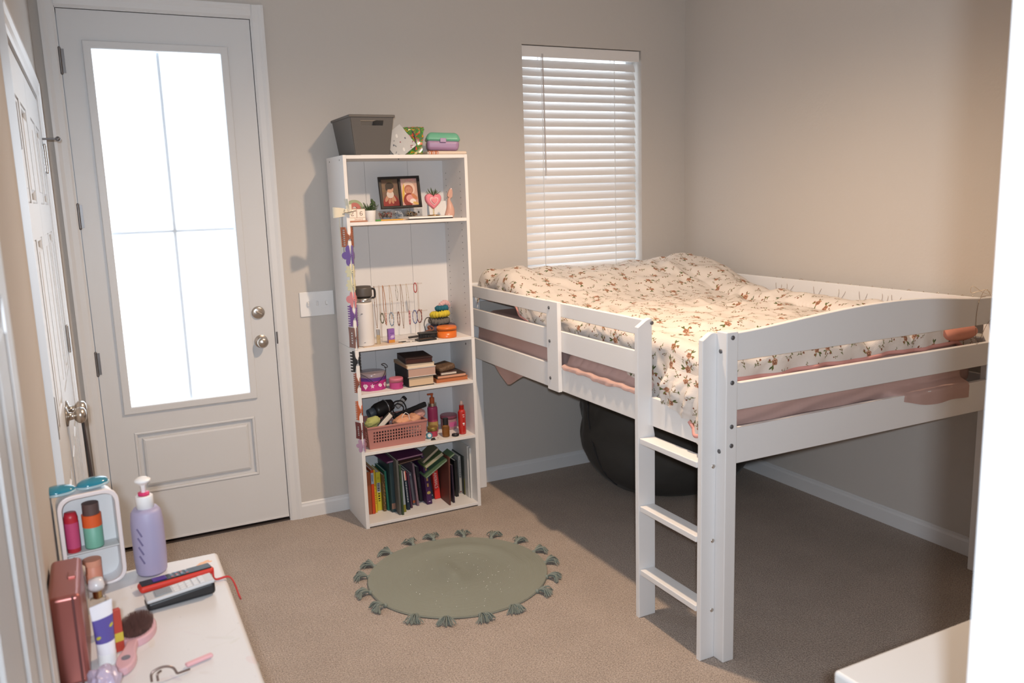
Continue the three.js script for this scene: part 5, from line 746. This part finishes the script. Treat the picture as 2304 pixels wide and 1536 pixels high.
  part(pu, 'collar', cyl(0.0225, 0.016, 0, hB + 0.008, 0, 28), mat([0.62, 0.60, 0.50], 0.18, { metalness: 0.9 })); part(pu, 'pump', merge([cyl(0.013, 0.028, 0, hB + 0.030, 0, 20), cyl(0.006, 0.022, 0, hB + 0.052, 0, 14), rbox(0.034, 0.008, 0.012, 0.003, -0.009, hB + 0.064, 0)]), mat([0.42, 0.09, 0.03], 0.35));
  const rs2 = thing('spray_bottle', 'slim red spray bottle with a clear cap', 'bottle', [bx(1042, 978, 0.275), Y, 0.268]), hR = by(1040, 920, 0.268) - Y;
  part(rs2, 'body', lathe([[0, 0], [0.020, 0], [0.0205, 0.004], [0.0205, hR * 0.9], [0.014, hR], [0, hR]], 32), phys([0.45, 0.015, 0.012], 0.2, { clearcoat: 1 })); part(rs2, 'collar', cyl(0.013, 0.022, 0, hR + 0.011, 0, 24), mat([0.45, 0.02, 0.015], 0.3, { metalness: 0.5 })); part(rs2, 'cap', lathe([[0, hR + 0.022], [0.009, hR + 0.022], [0.0085, hR + 0.036], [0.004, hR + 0.044], [0, hR + 0.045]], 20), phys([0.85, 0.70, 0.68], 0.1, { transmission: 0.7, thickness: 0 }));
  part(rs2, 'print', merge([sbox(0.010, 0.003, 0.001, 0, hR * 0.80, 0.0206), sbox(0.008, 0.003, 0.001, 0.001, hR * 0.72, 0.0206), sbox(0.010, 0.007, 0.001, 0, hR * 0.45, 0.0206), sbox(0.006, 0.004, 0.001, 0.001, hR * 0.39, 0.0206)]), M.white);
  const am = thing('amber_bottle', 'amber glass bottle with a black cap', 'bottle', [bx(1005, 982, 0.28), Y, 0.272]); part(am, 'glass', lathe([[0, 0], [0.0185, 0], [0.0195, 0.004], [0.0195, 0.052], [0.012, 0.064], [0, 0.064]], 32), phys([0.50, 0.24, 0.07], 0.06, { transmission: 0.75, thickness: 0.03, ior: 1.45 })); part(am, 'cap', cyl(0.0145, 0.034, 0, 0.081, 0, 28), M.black); part(am, 'liquid', cyl(0.016, 0.042, 0, 0.025, 0, 24), mat([0.42, 0.20, 0.06], 0.4));
  const cj = jar('candle_jar', 'wide pink glass jar with a pink lid behind the bottles', 'jar', { pos: [bx(1012, 962, 0.14), Y, 0.130], r: 0.044, h: 0.058, lh: 0.018, body: phys([0.55, 0.30, 0.34], 0.15, { transmission: 0.35, thickness: 0 }), lid: mat([0.34, 0.09, 0.14], 0.35) });
  part(cj, 'label', grid(12, 1, (u, v) => { const a = -0.3 + u * 1.1; return [Math.sin(a) * 0.0445, 0.016 + v * 0.026, Math.cos(a) * 0.0445]; }), mat([0.50, 0.10, 0.26], 0.5, { side: THREE.DoubleSide }));
  jar('cosmetic_jar', 'squat raspberry jar with a gold lid beside the basket', 'jar', { pos: [bx(973, 970, 0.22), Y, 0.222], r: 0.026, h: 0.030, lh: 0.020, body: mat([0.42, 0.05, 0.09], 0.3), lid: mat([0.42, 0.30, 0.09], 0.35, { metalness: 0.6 }) });
  const bt = thing('badge', 'small blue and white round badge leaning beside the basket', 'badge', [bx(967, 980, 0.27), Y + 0.016, 0.262]); part(bt, 'disc', T(cyl(0.0165, 0.006, 0, 0, 0, 28), 0, 0, 0, 1.25), mat([0.06, 0.22, 0.30], 0.4)); part(bt, 'face', T(cyl(0.0100, 0.001, 0, 0.0036, 0, 24), 0, 0, 0, 1.25), mat([0.68, 0.70, 0.72], 0.4));
  const cb = thing('compact_mirror', 'small round black compact lying between the bottles', 'compact', [bx(1025, 977, 0.29), Y, 0.288]); part(cb, 'case', T(lathe([[0, 0], [0.018, 0], [0.0195, 0.005], [0.018, 0.011], [0, 0.012]], 28), 0, 0, 0), M.black); part(cb, 'ring', T(new THREE.TorusGeometry(0.012, 0.0012, 6, 28), 0, 0.0118, 0, Math.PI / 2), mat([0.2, 0.2, 0.22], 0.3, { metalness: 0.6 }));
  const sc = thing('claw_clip', 'tiny black claw clip lying in front of the badge', 'hair clip', [bx(975, 985, 0.298), Y, 0.296]); part(sc, 'jaw', rbox(0.024, 0.005, 0.012, 0.002, 0, 0.0025, 0), M.black); part(sc, 'jaw', rbox(0.018, 0.005, 0.010, 0.002, 0.001, 0.008, 0), M.black, null, [0, 0, 0.15]); part(sc, 'hook', tube([[0.012, 0.004, 0], [0.022, 0.008, 0.002], [0.030, 0.005, 0.0]], 0.0012, 12), M.nickel);
}
// --- bottom shelf: books
{
  const bar = (bg, f) => (g, w, h) => { g.fillStyle = bg; g.fillRect(0, 0, w, h); f(g, w, h); };
  const marks = (g, col, x, y0, y1, w, step, seedN) => { g.fillStyle = col; let y = y0, k = seedN; while (y < y1) { k = (k * 16807) % 2147483647; const l = step * (0.4 + 0.6 * (k % 100) / 100); g.fillRect(x, y, w, l * 0.7); y += l + step * 0.2; } };
  // [bottom px, bottom py, top px, top py, width px, depth m, colour, label, print]
  const rows = [
    [834, 1157, 828.5, 1062, 9, 0.20, [0.30, 0.075, 0.025], 'rust orange book, first from the bookcase side panel'],
    [841.5, 1156, 836, 1058, 7, 0.20, [0.46, 0.06, 0.012], 'red book with a pale blue block on its spine', bar('#c0431a', (g, w, h) => { g.fillStyle = '#a8b4c4'; g.fillRect(0, 30, w, 130); g.fillStyle = '#5a6a86'; g.fillRect(16, 50, 20, 80); })],
    [848, 1153, 840.8, 1057, 4.5, 0.20, [0.60, 0.40, 0.03], 'thin bright yellow book beside the red one', bar('#d9b422', (g, w, h) => marks(g, '#8a6414', 18, 180, 400, 26, 26, 77))],
    [855.5, 1148, 849.8, 1062, 11, 0.19, [0.50, 0.46, 0.04], 'yellow book with a grey lettered panel on its spine', bar('#cbbf35', (g, w, h) => { g.fillStyle = '#b4a92a'; g.beginPath(); g.arc(30, 80, 18, 0, 7); g.fill(); g.fillStyle = '#a9adb4'; g.fillRect(6, 140, 50, 130); marks(g, '#30333b', 16, 150, 250, 26, 24, 5); marks(g, '#2c2a18', 18, 280, 380, 24, 30, 9); })],
    [867, 1150, 861.5, 1068, 6, 0.19, [0.13, 0.07, 0.03], 'brown book with gilt specks on its spine', bar('#5a4326', (g, w, h) => { for (let k = 0; k < 90; k++) { g.fillStyle = ['#a8873f', '#7a2f1f', '#2f4a30', '#caa860'][k % 4]; g.fillRect(rr(0, w), rr(0, h), 10, 8); } })],
    [875, 1148, 866.5, 1060, 5, 0.20, [0.02, 0.16, 0.11], 'slim emerald green book beside the gilt brown one'],
    [887, 1152, 879, 1041, 9, 0.22, [0.025, 0.055, 0.065], 'tall dark teal book with a picture at the foot of spine', bar('#2c4248', (g, w, h) => { g.fillStyle = '#8a6a5c'; g.fillRect(0, 420, w, 60); })],
    [893.5, 1160, 885, 1038, 5, 0.235, [0.10, 0.105, 0.10], 'tall grey book standing forward of its neighbours'],
    [899.5, 1160, 891, 1048, 4.5, 0.23, [0.03, 0.06, 0.03], 'dark green book beside the tall grey one'],
    [911.5, 1152, 901.5, 1060, 7, 0.21, [0.28, 0.32, 0.36], 'pale blue-grey book with an olive foot', bar('#9aa5ae', (g, w, h) => { g.fillStyle = '#7d7a28'; g.fillRect(0, 420, w, 92); })],
    [920.5, 1147, 910, 1058, 7, 0.21, [0.012, 0.03, 0.05], 'navy book with white lettering and a red tab', bar('#15293a', (g, w, h) => { g.fillStyle = '#d8c9bf'; g.fillRect(6, 10, 40, 120); g.fillStyle = '#a83a34'; g.fillRect(34, 10, 22, 120); marks(g, '#c9ced4', 20, 150, 400, 20, 24, 31); })],
    [927, 1143, 917.5, 1063, 4.5, 0.20, [0.06, 0.02, 0.05], 'thin plum book beside the navy one'],
    [933, 1136, 922.5, 1063, 6, 0.19, [0.09, 0.09, 0.11], 'slate grey book with an orange foot', bar('#585a66', (g, w, h) => { g.fillStyle = '#a5532f'; g.fillRect(0, 440, w, 40); g.fillStyle = '#cfc7c0'; g.fillRect(14, 20, 20, 26); })],
    [941, 1138, 929, 1043, 4.5, 0.20, [0.20, 0.13, 0.17], 'thin lilac-edged book beside the slate one'],
    [949, 1128, 938, 1050, 7, 0.18, [0.03, 0.03, 0.035], 'charcoal book with faint lettering', bar('#2c2b30', (g, w, h) => marks(g, '#6a6a72', 22, 160, 300, 14, 20, 55))],
    [964, 1135, 951, 1027, 12, 0.20, [0.055, 0.012, 0.075], 'thick purple book with gilt title and a crest', bar('#3d1a4c', (g, w, h) => { marks(g, '#b08a52', 22, 60, 330, 22, 60, 12); g.fillStyle = '#a89858'; g.beginPath(); g.ellipse(34, 390, 24, 16, 0, 0, 7); g.fill(); g.fillStyle = '#cfc3d6'; g.fillRect(20, 480, 24, 6); })],
    [974, 1122, 963.5, 1062, 6, 0.17, [0.012, 0.025, 0.05], 'small navy book beside the red one', bar('#182a3f', (g, w, h) => { g.fillStyle = '#c9ced4'; g.fillRect(24, 430, 16, 22); })],
    [985.5, 1122, 977.5, 1052, 13, 0.17, [0.58, 0.045, 0.035], 'red book with ANIMALS in white letters on the spine', bar('#d8322c', (g, w, h) => { g.save(); g.translate(w / 2, 80); g.rotate(Math.PI / 2); g.fillStyle = '#f2e2dc'; g.font = '50px sans-serif'; g.textBaseline = 'middle'; g.scale(1.25, 1); g.fillText('ANIMALS', 0, 2); g.restore(); })],
    [1011, 1137, 1008.5, 1030, 3.5, 0.24, [0.12, 0.04, 0.03], 'tall picture book pulled forward, dark red cover'],
    [1022, 1131, 1016.5, 1046, 4, 0.22, [0.022, 0.012, 0.03], 'blackish purple book standing askew'],
    [1029.5, 1117, 1024.5, 1036, 7, 0.17, [0.008, 0.008, 0.009], 'black book between purple and grey ones'],
    [1037.5, 1108, 1033, 1026, 6, 0.15, [0.36, 0.36, 0.35], 'pale grey book with dark vertical lettering', bar('#a9a8a4', (g, w, h) => { marks(g, '#55545a', 22, 60, 300, 20, 34, 3); g.fillStyle = '#6a2420'; g.fillRect(10, 480, 34, 18); })],
    [1045.5, 1113, 1043, 1026, 7, 0.17, [0.035, 0.045, 0.04], 'dark slate book with an olive lower half', bar('#3a403c', (g, w, h) => { g.fillStyle = '#55541c'; g.fillRect(0, 300, w, 212); })],
    [1055.5, 1122, 1051, 1009, 3.5, 0.24, [0.66, 0.66, 0.64], 'thin white tall book second from the right panel'],
    [1062.5, 1117, 1057.5, 1003, 5, 0.23, [0.60, 0.59, 0.57], 'thin white tall book against the right panel'],
  ];
  let prev = null;                                                   // neighbours touch but do not pass through each other
  for (const [bpx, bpy, tpx, tpy, wp, d, col, label, print] of rows) {
    const p = onY(bpx, bpy, LV.e), z = Math.min(0.318, Math.max(0.16, p.z)), q = onZ(bpx, bpy, z), t = onZ(tpx, tpy, z), h = Math.hypot(t.y - LV.e, t.x - q.x);
    const sc = 1 / (onZ(bpx + 1, bpy, z).x - q.x), w = wp / sc * 0.94; let x = q.x, slope = (q.x - t.x) / (t.y - LV.e);      // slope: leftward shift per metre of height
    if (prev) { const gap = (prev.w + w) / 2 * 1.012 + 0.0006; x = Math.max(x, prev.x + gap); const hm = Math.min(prev.h, h); slope = Math.min(slope, (x - (prev.x - prev.slope * hm + gap)) / hm); }
    else x = Math.max(x, SIN.x0 + w / 2 + 0.001 + slope * h);
    x = Math.min(x, SIN.x1 - w / 2 - 0.001); if (x - slope * h > SIN.x1 - w / 2) slope = 0;
    const lean = Math.atan(slope); prev = { x, w, h, slope };
    book(label, { x, y: LV.e + 0.0008 + w / 2 * Math.abs(Math.sin(lean)), z, w, h, d: Math.min(d, z - SZ0 - 0.010), color: col, lean, print });
  }
  // books lying across the tops of the row
  const G = 'books lying across the upright row';
  const lay = (label, px, py, z, w, h, d, col, pages, rz, ry) => { const g = flatBook(label, { x: bx(px, py, z), y: by(px, py, z), z, w, h, d, color: col, pages, group: G, board: 0.0015 }); g.rotation.z = rz; g.rotation.y = ry; return g; };
  lay('purple picture book lying flat across the row', 912, 1033, 0.235, 0.205, 0.010, 0.20, [0.10, 0.015, 0.085], [0.40, 0.22, 0.28], 0.035, 0.08);
  lay('brown-edged book lying flat under the purple one', 925, 1038, 0.225, 0.19, 0.006, 0.19, [0.16, 0.08, 0.06], [0.30, 0.2, 0.14], 0.05, 0.14);
  lay('pale green-grey book leaning across the row, lowest of three', 992, 1049, 0.275, 0.195, 0.008, 0.10, [0.10, 0.18, 0.10], [0.36, 0.40, 0.30], 0.56, 0.0);
  lay('olive paperback leaning across the row between two others', 979, 1039, 0.265, 0.12, 0.020, 0.10, [0.08, 0.12, 0.05], [0.42, 0.38, 0.26], 0.52, 0.0);
  lay('beige paperback leaning across the row, uppermost of three', 971, 1027, 0.255, 0.11, 0.014, 0.10, [0.12, 0.12, 0.08], [0.42, 0.34, 0.25], 0.62, 0.0);
}
// ------------------------------------------------------------------ things on the chest of drawers
{
  const Y = DT + 0.0004, on = (px, py) => onY(px, py, DT);
  // lotion pump bottle
  const lp = on(343, 1286), l = thing('lotion_bottle', 'lavender lotion bottle with a white pump on the chest', 'bottle', [lp.x, Y, lp.z - 0.002]);
  const lav = mat([0.36, 0.33, 0.48], 0.5);
  part(l, 'body', lathe([[0, 0], [0.031, 0], [0.034, 0.006], [0.036, 0.04], [0.036, 0.125], [0.033, 0.150], [0.026, 0.160], [0, 0.160]], 48), lav);
  part(l, 'collar', lathe([[0, 0.160], [0.0195, 0.160], [0.0195, 0.188], [0.017, 0.190], [0, 0.190]], 36), M.white); part(l, 'lock_ring', lathe([[0, 0.190], [0.0125, 0.190], [0.0125, 0.197], [0, 0.197]], 28), mat([0.60, 0.03, 0.14], 0.4));
  part(l, 'pump', lathe([[0, 0.197], [0.005, 0.197], [0.0055, 0.213], [0.012, 0.219], [0.018, 0.224], [0.018, 0.228], [0.010, 0.233], [0, 0.234]], 28), M.white);
  part(l, 'print', merge([0, 1, 2, 3].map((k) => T(sbox(0.004, 0.022, 0.0008), 0, 0.045 + k * 0.022, 0.0362, 0, 0, 0.5))), mat([0.16, 0.14, 0.26], 0.6), null, [0, -0.55, 0]);
  // television remote in a red sleeve with a wrist strap
  const a = on(313, 1338), b = on(480, 1290), ang = Math.atan2(-(b.z - a.z), b.x - a.x), len = Math.hypot(b.x - a.x, b.z - a.z);
  const r1 = thing('remote_control', 'slim remote in a red sleeve with wrist strap', 'remote', [a.x, Y, a.z - 0.012], ang);
  part(r1, 'sleeve', rbox(len, 0.017, 0.036, 0.008, len / 2, 0.0085, 0, 4), mat([0.58, 0.035, 0.02], 0.5)); part(r1, 'face', rbox(len - 0.010, 0.003, 0.028, 0.0014, len / 2, 0.0175, 0), M.black);
  part(r1, 'button_pad', rbox(0.030, 0.002, 0.022, 0.001, 0.045, 0.0195, 0), mat([0.06, 0.02, 0.22], 0.3)); for (let i = 0; i < 4; i++) for (let j = 0; j < 3; j++) part(r1, 'button', rbox(0.006, 0.002, 0.005, 0.001), mat([[0.3, 0.3, 0.32], [0.10, 0.2, 0.3], [0.4, 0.12, 0.12]][(i + j) % 3], 0.4), [0.072 + i * 0.011, 0.0192, -0.008 + j * 0.008]);
  const e = onX(546, 1350, 0.262); r1.updateMatrixWorld(true); const loc = (v) => r1.worldToLocal(v.clone());
  const s0 = V(len, 0.010, 0), rim = loc(V(0.2445, DT + 0.004, e.z - 0.062)), end = loc(V(0.2585, e.y + 0.004, e.z)), s1 = loc(V(0.215, DT + 0.004, e.z - 0.065));
  part(r1, 'wrist_strap', merge([tube([s0, s1, rim, loc(V(0.2585, DT - 0.03, e.z - 0.030)), end], 0.0018, 50, false, 7), tube([s0.clone().add(V(0, 0, 0.004)), s1.clone().add(V(0, 0, 0.004)), rim.clone().add(V(0, 0, 0.004)), loc(V(0.2585, DT - 0.032, e.z - 0.018)), end], 0.0018, 50, false, 7)]), mat([0.48, 0.02, 0.02], 0.6));
  // cordless handset
  const c0 = on(330, 1378), c1 = on(484, 1336), ca = Math.atan2(-(c1.z - c0.z), c1.x - c0.x), cl = Math.hypot(c1.x - c0.x, c1.z - c0.z);
  const ph = thing('phone_handset', 'silver cordless handset with black underside', 'phone', [c0.x, Y, c0.z - 0.018], ca);
  part(ph, 'underside', displace(new RoundedBoxGeometry(cl, 0.020, 0.044, 5, 0.008), (v) => { v.y += 0.010 * smooth(0.25, 0.9, v.x / cl + 0.5) * (v.y > 0 ? 1 : 0.15); }), M.black, [cl / 2, 0.010, 0]);
  part(ph, 'face', displace(new RoundedBoxGeometry(cl, 0.008, 0.046, 4, 0.004), (v) => { v.y += 0.010 * smooth(0.25, 0.9, v.x / cl + 0.5); }), mat([0.52, 0.52, 0.53], 0.4), [cl / 2, 0.022, 0]);
  part(ph, 'screen', rbox(0.034, 0.002, 0.030, 0.0008, cl * 0.27, 0.0278, 0), mat([0.26, 0.28, 0.29], 0.2), null, [0, 0, 0.05]); for (let i = 0; i < 5; i++) for (let j = 0; j < 3; j++) part(ph, 'key', rbox(0.0105, 0.003, 0.010, 0.001), mat([0.62, 0.62, 0.63], 0.45), [cl * 0.44 + i * 0.0135, 0.0295 + i * 0.0013, -0.0125 + j * 0.0125], [0, 0, 0.08]);
  // paddle hair brush
  const h0 = on(312, 1430), hx = thing('hair_brush', 'pink hair brush with brown bristles on the chest', 'brush', [h0.x - 0.002, Y, h0.z - 0.006], -0.20);
  const pk = mat([0.58, 0.34, 0.37], 0.4);
  { const s = new THREE.Shape(); s.absellipse(0, 0, 0.036, 0.054, 0, Math.PI * 2); part(hx, 'paddle', T(extrude(s, 0.010, 0.004, 3, 24), 0, 0.012, 0, Math.PI / 2), pk); part(hx, 'cushion', T(lathe([[0, 0.010], [0.018, 0.008], [0.031, 0.003], [0.033, 0]].reverse(), 36).scale(1, 1, 1.5), 0, 0.012, 0), mat([0.03, 0.02, 0.02], 0.7));
    const l2 = []; for (let k = 0; k < 420; k++) { const a2 = k * 2.39996, q = Math.sqrt((k + 0.5) / 420), x = Math.cos(a2) * q * 0.029, z = Math.sin(a2) * q * 0.044; l2.push(T(new THREE.CylinderGeometry(0.0004, 0.0006, 0.017, 4), x * 1.08, 0.012 + 0.010 * (1 - q * q * 0.7) + 0.007, z * 1.08, z * 5, 0, -x * 6)); } part(hx, 'bristles', merge(l2), mat([0.12, 0.055, 0.045], 0.6)).userData.kind = 'stuff';
    const hs = new THREE.Shape(); hs.moveTo(-0.011, 0); hs.quadraticCurveTo(-0.008, 0.03, -0.017, 0.062); hs.quadraticCurveTo(-0.020, 0.090, -0.008, 0.108); hs.quadraticCurveTo(0, 0.114, 0.008, 0.108); hs.quadraticCurveTo(0.020, 0.090, 0.017, 0.062); hs.quadraticCurveTo(0.008, 0.03, 0.011, 0); hs.closePath();
    part(hx, 'handle', T(extrude(hs, 0.008, 0.004, 3, 10), 0, 0.012, 0.046, Math.PI / 2), pk); part(hx, 'handle_emblem', T(cyl(0.008, 0.001, 0, 0, 0, 20), 0, 0.0166, 0.118), mat([0.16, 0.15, 0.18], 0.5)); }
  // white tub on its side with bottles inside, swim goggles on top
  const t = thing('storage_tub', 'shallow white plastic tub standing on edge on the chest', 'tub', [-0.0285, Y, 2.118]);
  { const W = 0.060, H = 0.222, R = 0.034, rr2 = (w, h, r, y0) => { const s = new THREE.Shape(); s.moveTo(-w + r, y0); s.lineTo(w - r, y0); s.quadraticCurveTo(w, y0, w, y0 + r); s.lineTo(w, h - r); s.quadraticCurveTo(w, h, w - r, h); s.lineTo(-w + r, h); s.quadraticCurveTo(-w, h, -w, h - r); s.lineTo(-w, y0 + r); s.quadraticCurveTo(-w, y0, -w + r, y0); return s; };
    const ring = rr2(W, H, R, 0); ring.holes.push(new THREE.Path(rr2(W - 0.004, H - 0.004, R - 0.004, 0.004).getPoints(8))); const shell = mat([0.74, 0.74, 0.76], 0.35);
    part(t, 'shell', T(extrude(ring, 0.052, 0, 1, 8), 0, 0, 0), shell); part(t, 'rim', T(extrude((() => { const q = rr2(W + 0.003, H + 0.003, R, 0.0); q.holes.push(new THREE.Path(rr2(W - 0.006, H - 0.006, R - 0.006, 0.006).getPoints(8))); return q; })(), 0.006, 0.002, 2, 8), 0, 0, 0.050), mat([0.74, 0.66, 0.65], 0.35)); part(t, 'bottom', T(extrude(rr2(W - 0.002, H - 0.002, R - 0.002, 0.002), 0.004), 0, 0, 0), mat([0.64, 0.64, 0.64], 0.5));
    part(t, 'divider', rbox(2 * W - 0.010, 0.003, 0.044, 0.001, 0, 0.086, 0.027), mat([0.60, 0.60, 0.60], 0.5)); t.rotation.y = 0.16; t.position.z = 2.099; t.position.x = -0.036;
    t.updateMatrixWorld(true); const w = (x, y, z) => t.localToWorld(V(x, y, z)).toArray();
    const b1 = thing('bottle', 'mint bottle with an orange collar and dark cap inside the tub', 'bottle', w(0.006, 0.0880, 0.030), 0.16); part(b1, 'body', lathe([[0, 0], [0.019, 0], [0.020, 0.004], [0.020, 0.050], [0, 0.051]], 28), mat([0.16, 0.40, 0.30], 0.5)); part(b1, 'collar', cyl(0.0205, 0.028, 0, 0.065, 0, 28), mat([0.66, 0.10, 0.02], 0.5)); part(b1, 'cap', cyl(0.0175, 0.026, 0, 0.092, 0, 28), mat([0.10, 0.06, 0.055], 0.5));
    const b2 = thing('bottle', 'crimson tube standing inside the tub', 'bottle', w(-0.036, 0.0880, 0.030), 0.16); part(b2, 'body', lathe([[0, 0], [0.014, 0], [0.0145, 0.08], [0.012, 0.092], [0, 0.092]], 24), mat([0.45, 0.02, 0.035], 0.4)); part(b2, 'label', lathe([[0.0147, 0.01], [0.0149, 0.07]], 24), mat([0.5, 0.06, 0.16], 0.5, { side: THREE.DoubleSide }));
    const b3 = thing('cosmetic_jar', 'small salmon jar in the lower half of the tub', 'jar', w(-0.004, 0.0045, 0.030), 0.16); part(b3, 'body', lathe([[0, 0], [0.018, 0], [0.019, 0.004], [0.019, 0.040], [0, 0.041]], 28), mat([0.66, 0.26, 0.17], 0.5)); part(b3, 'lid', cyl(0.0195, 0.014, 0, 0.048, 0, 28), mat([0.68, 0.30, 0.20], 0.45));
    const gg = thing('swim_goggles', 'blue swim goggles lying on top of the white tub', 'goggles', w(-0.018, H + 0.0035, 0.028), 0.30), gm = phys([0.03, 0.30, 0.42], 0.12, { transmission: 0.35, thickness: 0, clearcoat: 1 });
    for (const s of [-1, 1]) { part(gg, 'lens', T(new THREE.SphereGeometry(0.03, 24, 14), 0, 0, 0).scale(1.15, 0.36, 0.75), gm, [s * 0.036, 0.011, 0], [0.1, s * 0.12, 0]); part(gg, 'rim', T(new THREE.TorusGeometry(0.029, 0.0032, 8, 32), 0, 0, 0, Math.PI / 2).scale(1.15, 1, 0.75), phys([0.55, 0.72, 0.78], 0.2, { transmission: 0.4, thickness: 0 }), [s * 0.036, 0.006, 0], [0, s * 0.12, 0]); }
    part(gg, 'bridge', rbox(0.014, 0.005, 0.008, 0.002, 0, 0.008, 0), gm); }
  // glass jar, perfume, rose case, tube, wrapper
  const gj = thing('glass_jar', 'clear glass jar with a pale lid behind the rose case', 'jar', [-0.066, Y, 2.290]); part(gj, 'glass', lathe([[0.018, 0], [0.022, 0.004], [0.022, 0.085], [0.019, 0.092]], 32), M.clear); part(gj, 'contents', cyl(0.0195, 0.07, 0, 0.036, 0, 24), mat([0.30, 0.36, 0.40], 0.7)); part(gj, 'lid', lathe([[0, 0.092], [0.023, 0.092], [0.0235, 0.106], [0.020, 0.110], [0, 0.110]], 32), mat([0.62, 0.56, 0.52], 0.4));
  const pf = thing('perfume_bottle', 'perfume bottle with a gold neck and frosted cap', 'bottle', [-0.022, Y, 2.400]); part(pf, 'glass', rbox(0.030, 0.082, 0.022, 0.006, 0, 0.041, 0, 3), phys([0.80, 0.74, 0.66], 0.05, { transmission: 0.85, thickness: 0.02, ior: 1.45 })); part(pf, 'neck', cyl(0.0085, 0.018, 0, 0.090, 0, 20), mat([0.50, 0.33, 0.14], 0.25, { metalness: 1 })); part(pf, 'cap', lathe([[0, 0.099], [0.014, 0.099], [0.0155, 0.106], [0.013, 0.120], [0, 0.122]], 28), phys([0.85, 0.83, 0.84], 0.3, { transmission: 0.4, thickness: 0 }));
  const rc = thing('hard_case', 'metallic rose gold hard case standing against the left wall', 'case', [-0.069, Y, 2.485]); const rose = mat([0.34, 0.115, 0.10], 0.32, { metalness: 0.55 });
  part(rc, 'shell', rbox(0.054, 0.172, 0.190, 0.009, 0, 0.086, 0, 4), rose); part(rc, 'seam', rbox(0.004, 0.170, 0.192, 0.001, 0.014, 0.0855, 0.0008), mat([0.10, 0.03, 0.03], 0.5)); part(rc, 'clasp', rbox(0.014, 0.006, 0.026, 0.002, 0.012, 0.173, 0.0), rose);
  const tu = thing('cream_tube', 'white and purple squeeze tube standing on its cap', 'tube', [-0.014, Y, 2.520], 0.5); part(tu, 'tube', grid(28, 14, (u, v) => { const q = u * 6.2832, w = 0.016 + 0.006 * v, d = 0.015 * (1 - v) + 0.0015; return [Math.cos(q) * w, 0.022 + v * 0.098, Math.sin(q) * d]; }), mat([1, 1, 1], 0.4, { side: THREE.DoubleSide, map: canvasTex(128, 128, (g, w, h) => { g.fillStyle = '#e2e0e6'; g.fillRect(0, 0, w, h); g.fillStyle = '#5a4f96'; g.fillRect(0, 36, w, 62); g.fillStyle = '#b8b040'; for (const [x, y] of [[18, 60], [52, 82], [88, 58], [112, 84]]) { g.beginPath(); g.ellipse(x, y, 7, 4, 0.4, 0, 7); g.fill(); } }) })); part(tu, 'cap', cyl(0.0165, 0.022, 0, 0.011, 0, 24), M.white);
  const rb = thing('box', 'slim red and yellow carton beside the squeeze tube', 'box', [0.006, Y, 2.485], 0.25); part(rb, 'carton', rbox(0.020, 0.086, 0.012, 0.001, 0, 0.043, 0), mat([0.42, 0.05, 0.03], 0.5)); part(rb, 'stripe', rbox(0.0205, 0.018, 0.0125, 0.0005, 0, 0.030, 0), mat([0.55, 0.42, 0.05], 0.5));
  solo('plastic_wrap', 'crumpled lilac plastic wrapper on the chest', 'wrapper', toCreasedNormals(displace(new THREE.IcosahedronGeometry(0.034, 5), (v) => { const k = 1 + 0.55 * fbm(v.x * 45, v.y * 45, v.z * 45, 2); v.multiplyScalar(k); v.y *= 0.75; v.x *= 0.75; }), 0.3), phys([0.55, 0.47, 0.62], 0.25, { transmission: 0.25, thickness: 0 }), [-0.020, Y + 0.026, 2.640]);
  const ec = thing('eyelash_curler', 'metal eyelash curler with a pink handle at the chest edge', 'curler', [0.078, Y + 0.004, 2.640], 0.1); part(ec, 'frame', merge([tube([[-0.022, 0, 0], [-0.020, 0.014, -0.004], [0, 0.019, -0.006], [0.016, 0.013, -0.004], [0.022, 0.001, 0]], 0.0022, 24), tube([[-0.012, 0, 0.004], [-0.011, 0.012, 0], [-0.004, 0.014, -0.004]], 0.002, 16), tube([[0.022, 0.001, 0], [0.045, 0.000, -0.004]], 0.002, 8)]), mat([0.22, 0.16, 0.14], 0.3, { metalness: 0.8 })); part(ec, 'handle', rbox(0.052, 0.007, 0.012, 0.0034, 0.070, 0.001, -0.010, 3), mat([0.66, 0.36, 0.38], 0.45), null, [0, 0.22, 0]);
}
// ------------------------------------------------------------------ belts hung on the closet knobs
{
  const K = V(XL + 0.030, 0.942, 1.045);
  const strap = (label, name, dz, w, col, sway) => { const g = thing(name, label, 'belt', [K.x + 0.014, K.y + 0.004, K.z + 0.0 + dz], 0, 'belts on the closet knobs'); const m = mat(col, 0.55);
    part(g, 'strap', grid(40, 2, (u, v) => { const s = (u - 0.5) * 2, t = Math.abs(s), y = t < 0.06 ? 0.006 * (1 - (t / 0.06) ** 2) : -(t - 0.06) * 0.72; return [(v - 0.5) * w * 0.3 + 0.004 * Math.sin(t * 3) + sway * t, y, s * 0.022 * Math.min(1, t * 8) + (v - 0.5) * w - t * sway * 1.2]; }), new THREE.MeshStandardMaterial({ color: m.color, roughness: 0.55, side: THREE.DoubleSide }));
    part(g, 'buckle', tube([[0.004 + sway, -0.675, 0.010 - sway], [0.004 + sway, -0.71, 0.010 - sway], [0.004 + sway, -0.71, 0.044 - sway], [0.004 + sway, -0.675, 0.044 - sway]], 0.002, 30, true), M.nickel); };
  strap('dark brown leather belt hanging from the closet knob', 'belt', 0.0, 0.026, [0.085, 0.030, 0.024], 0.016);
  strap('black studded belt hanging behind the brown belt', 'belt', 0.035, 0.024, [0.012, 0.012, 0.014], 0.004);
}
renderer.render(scene, camera);
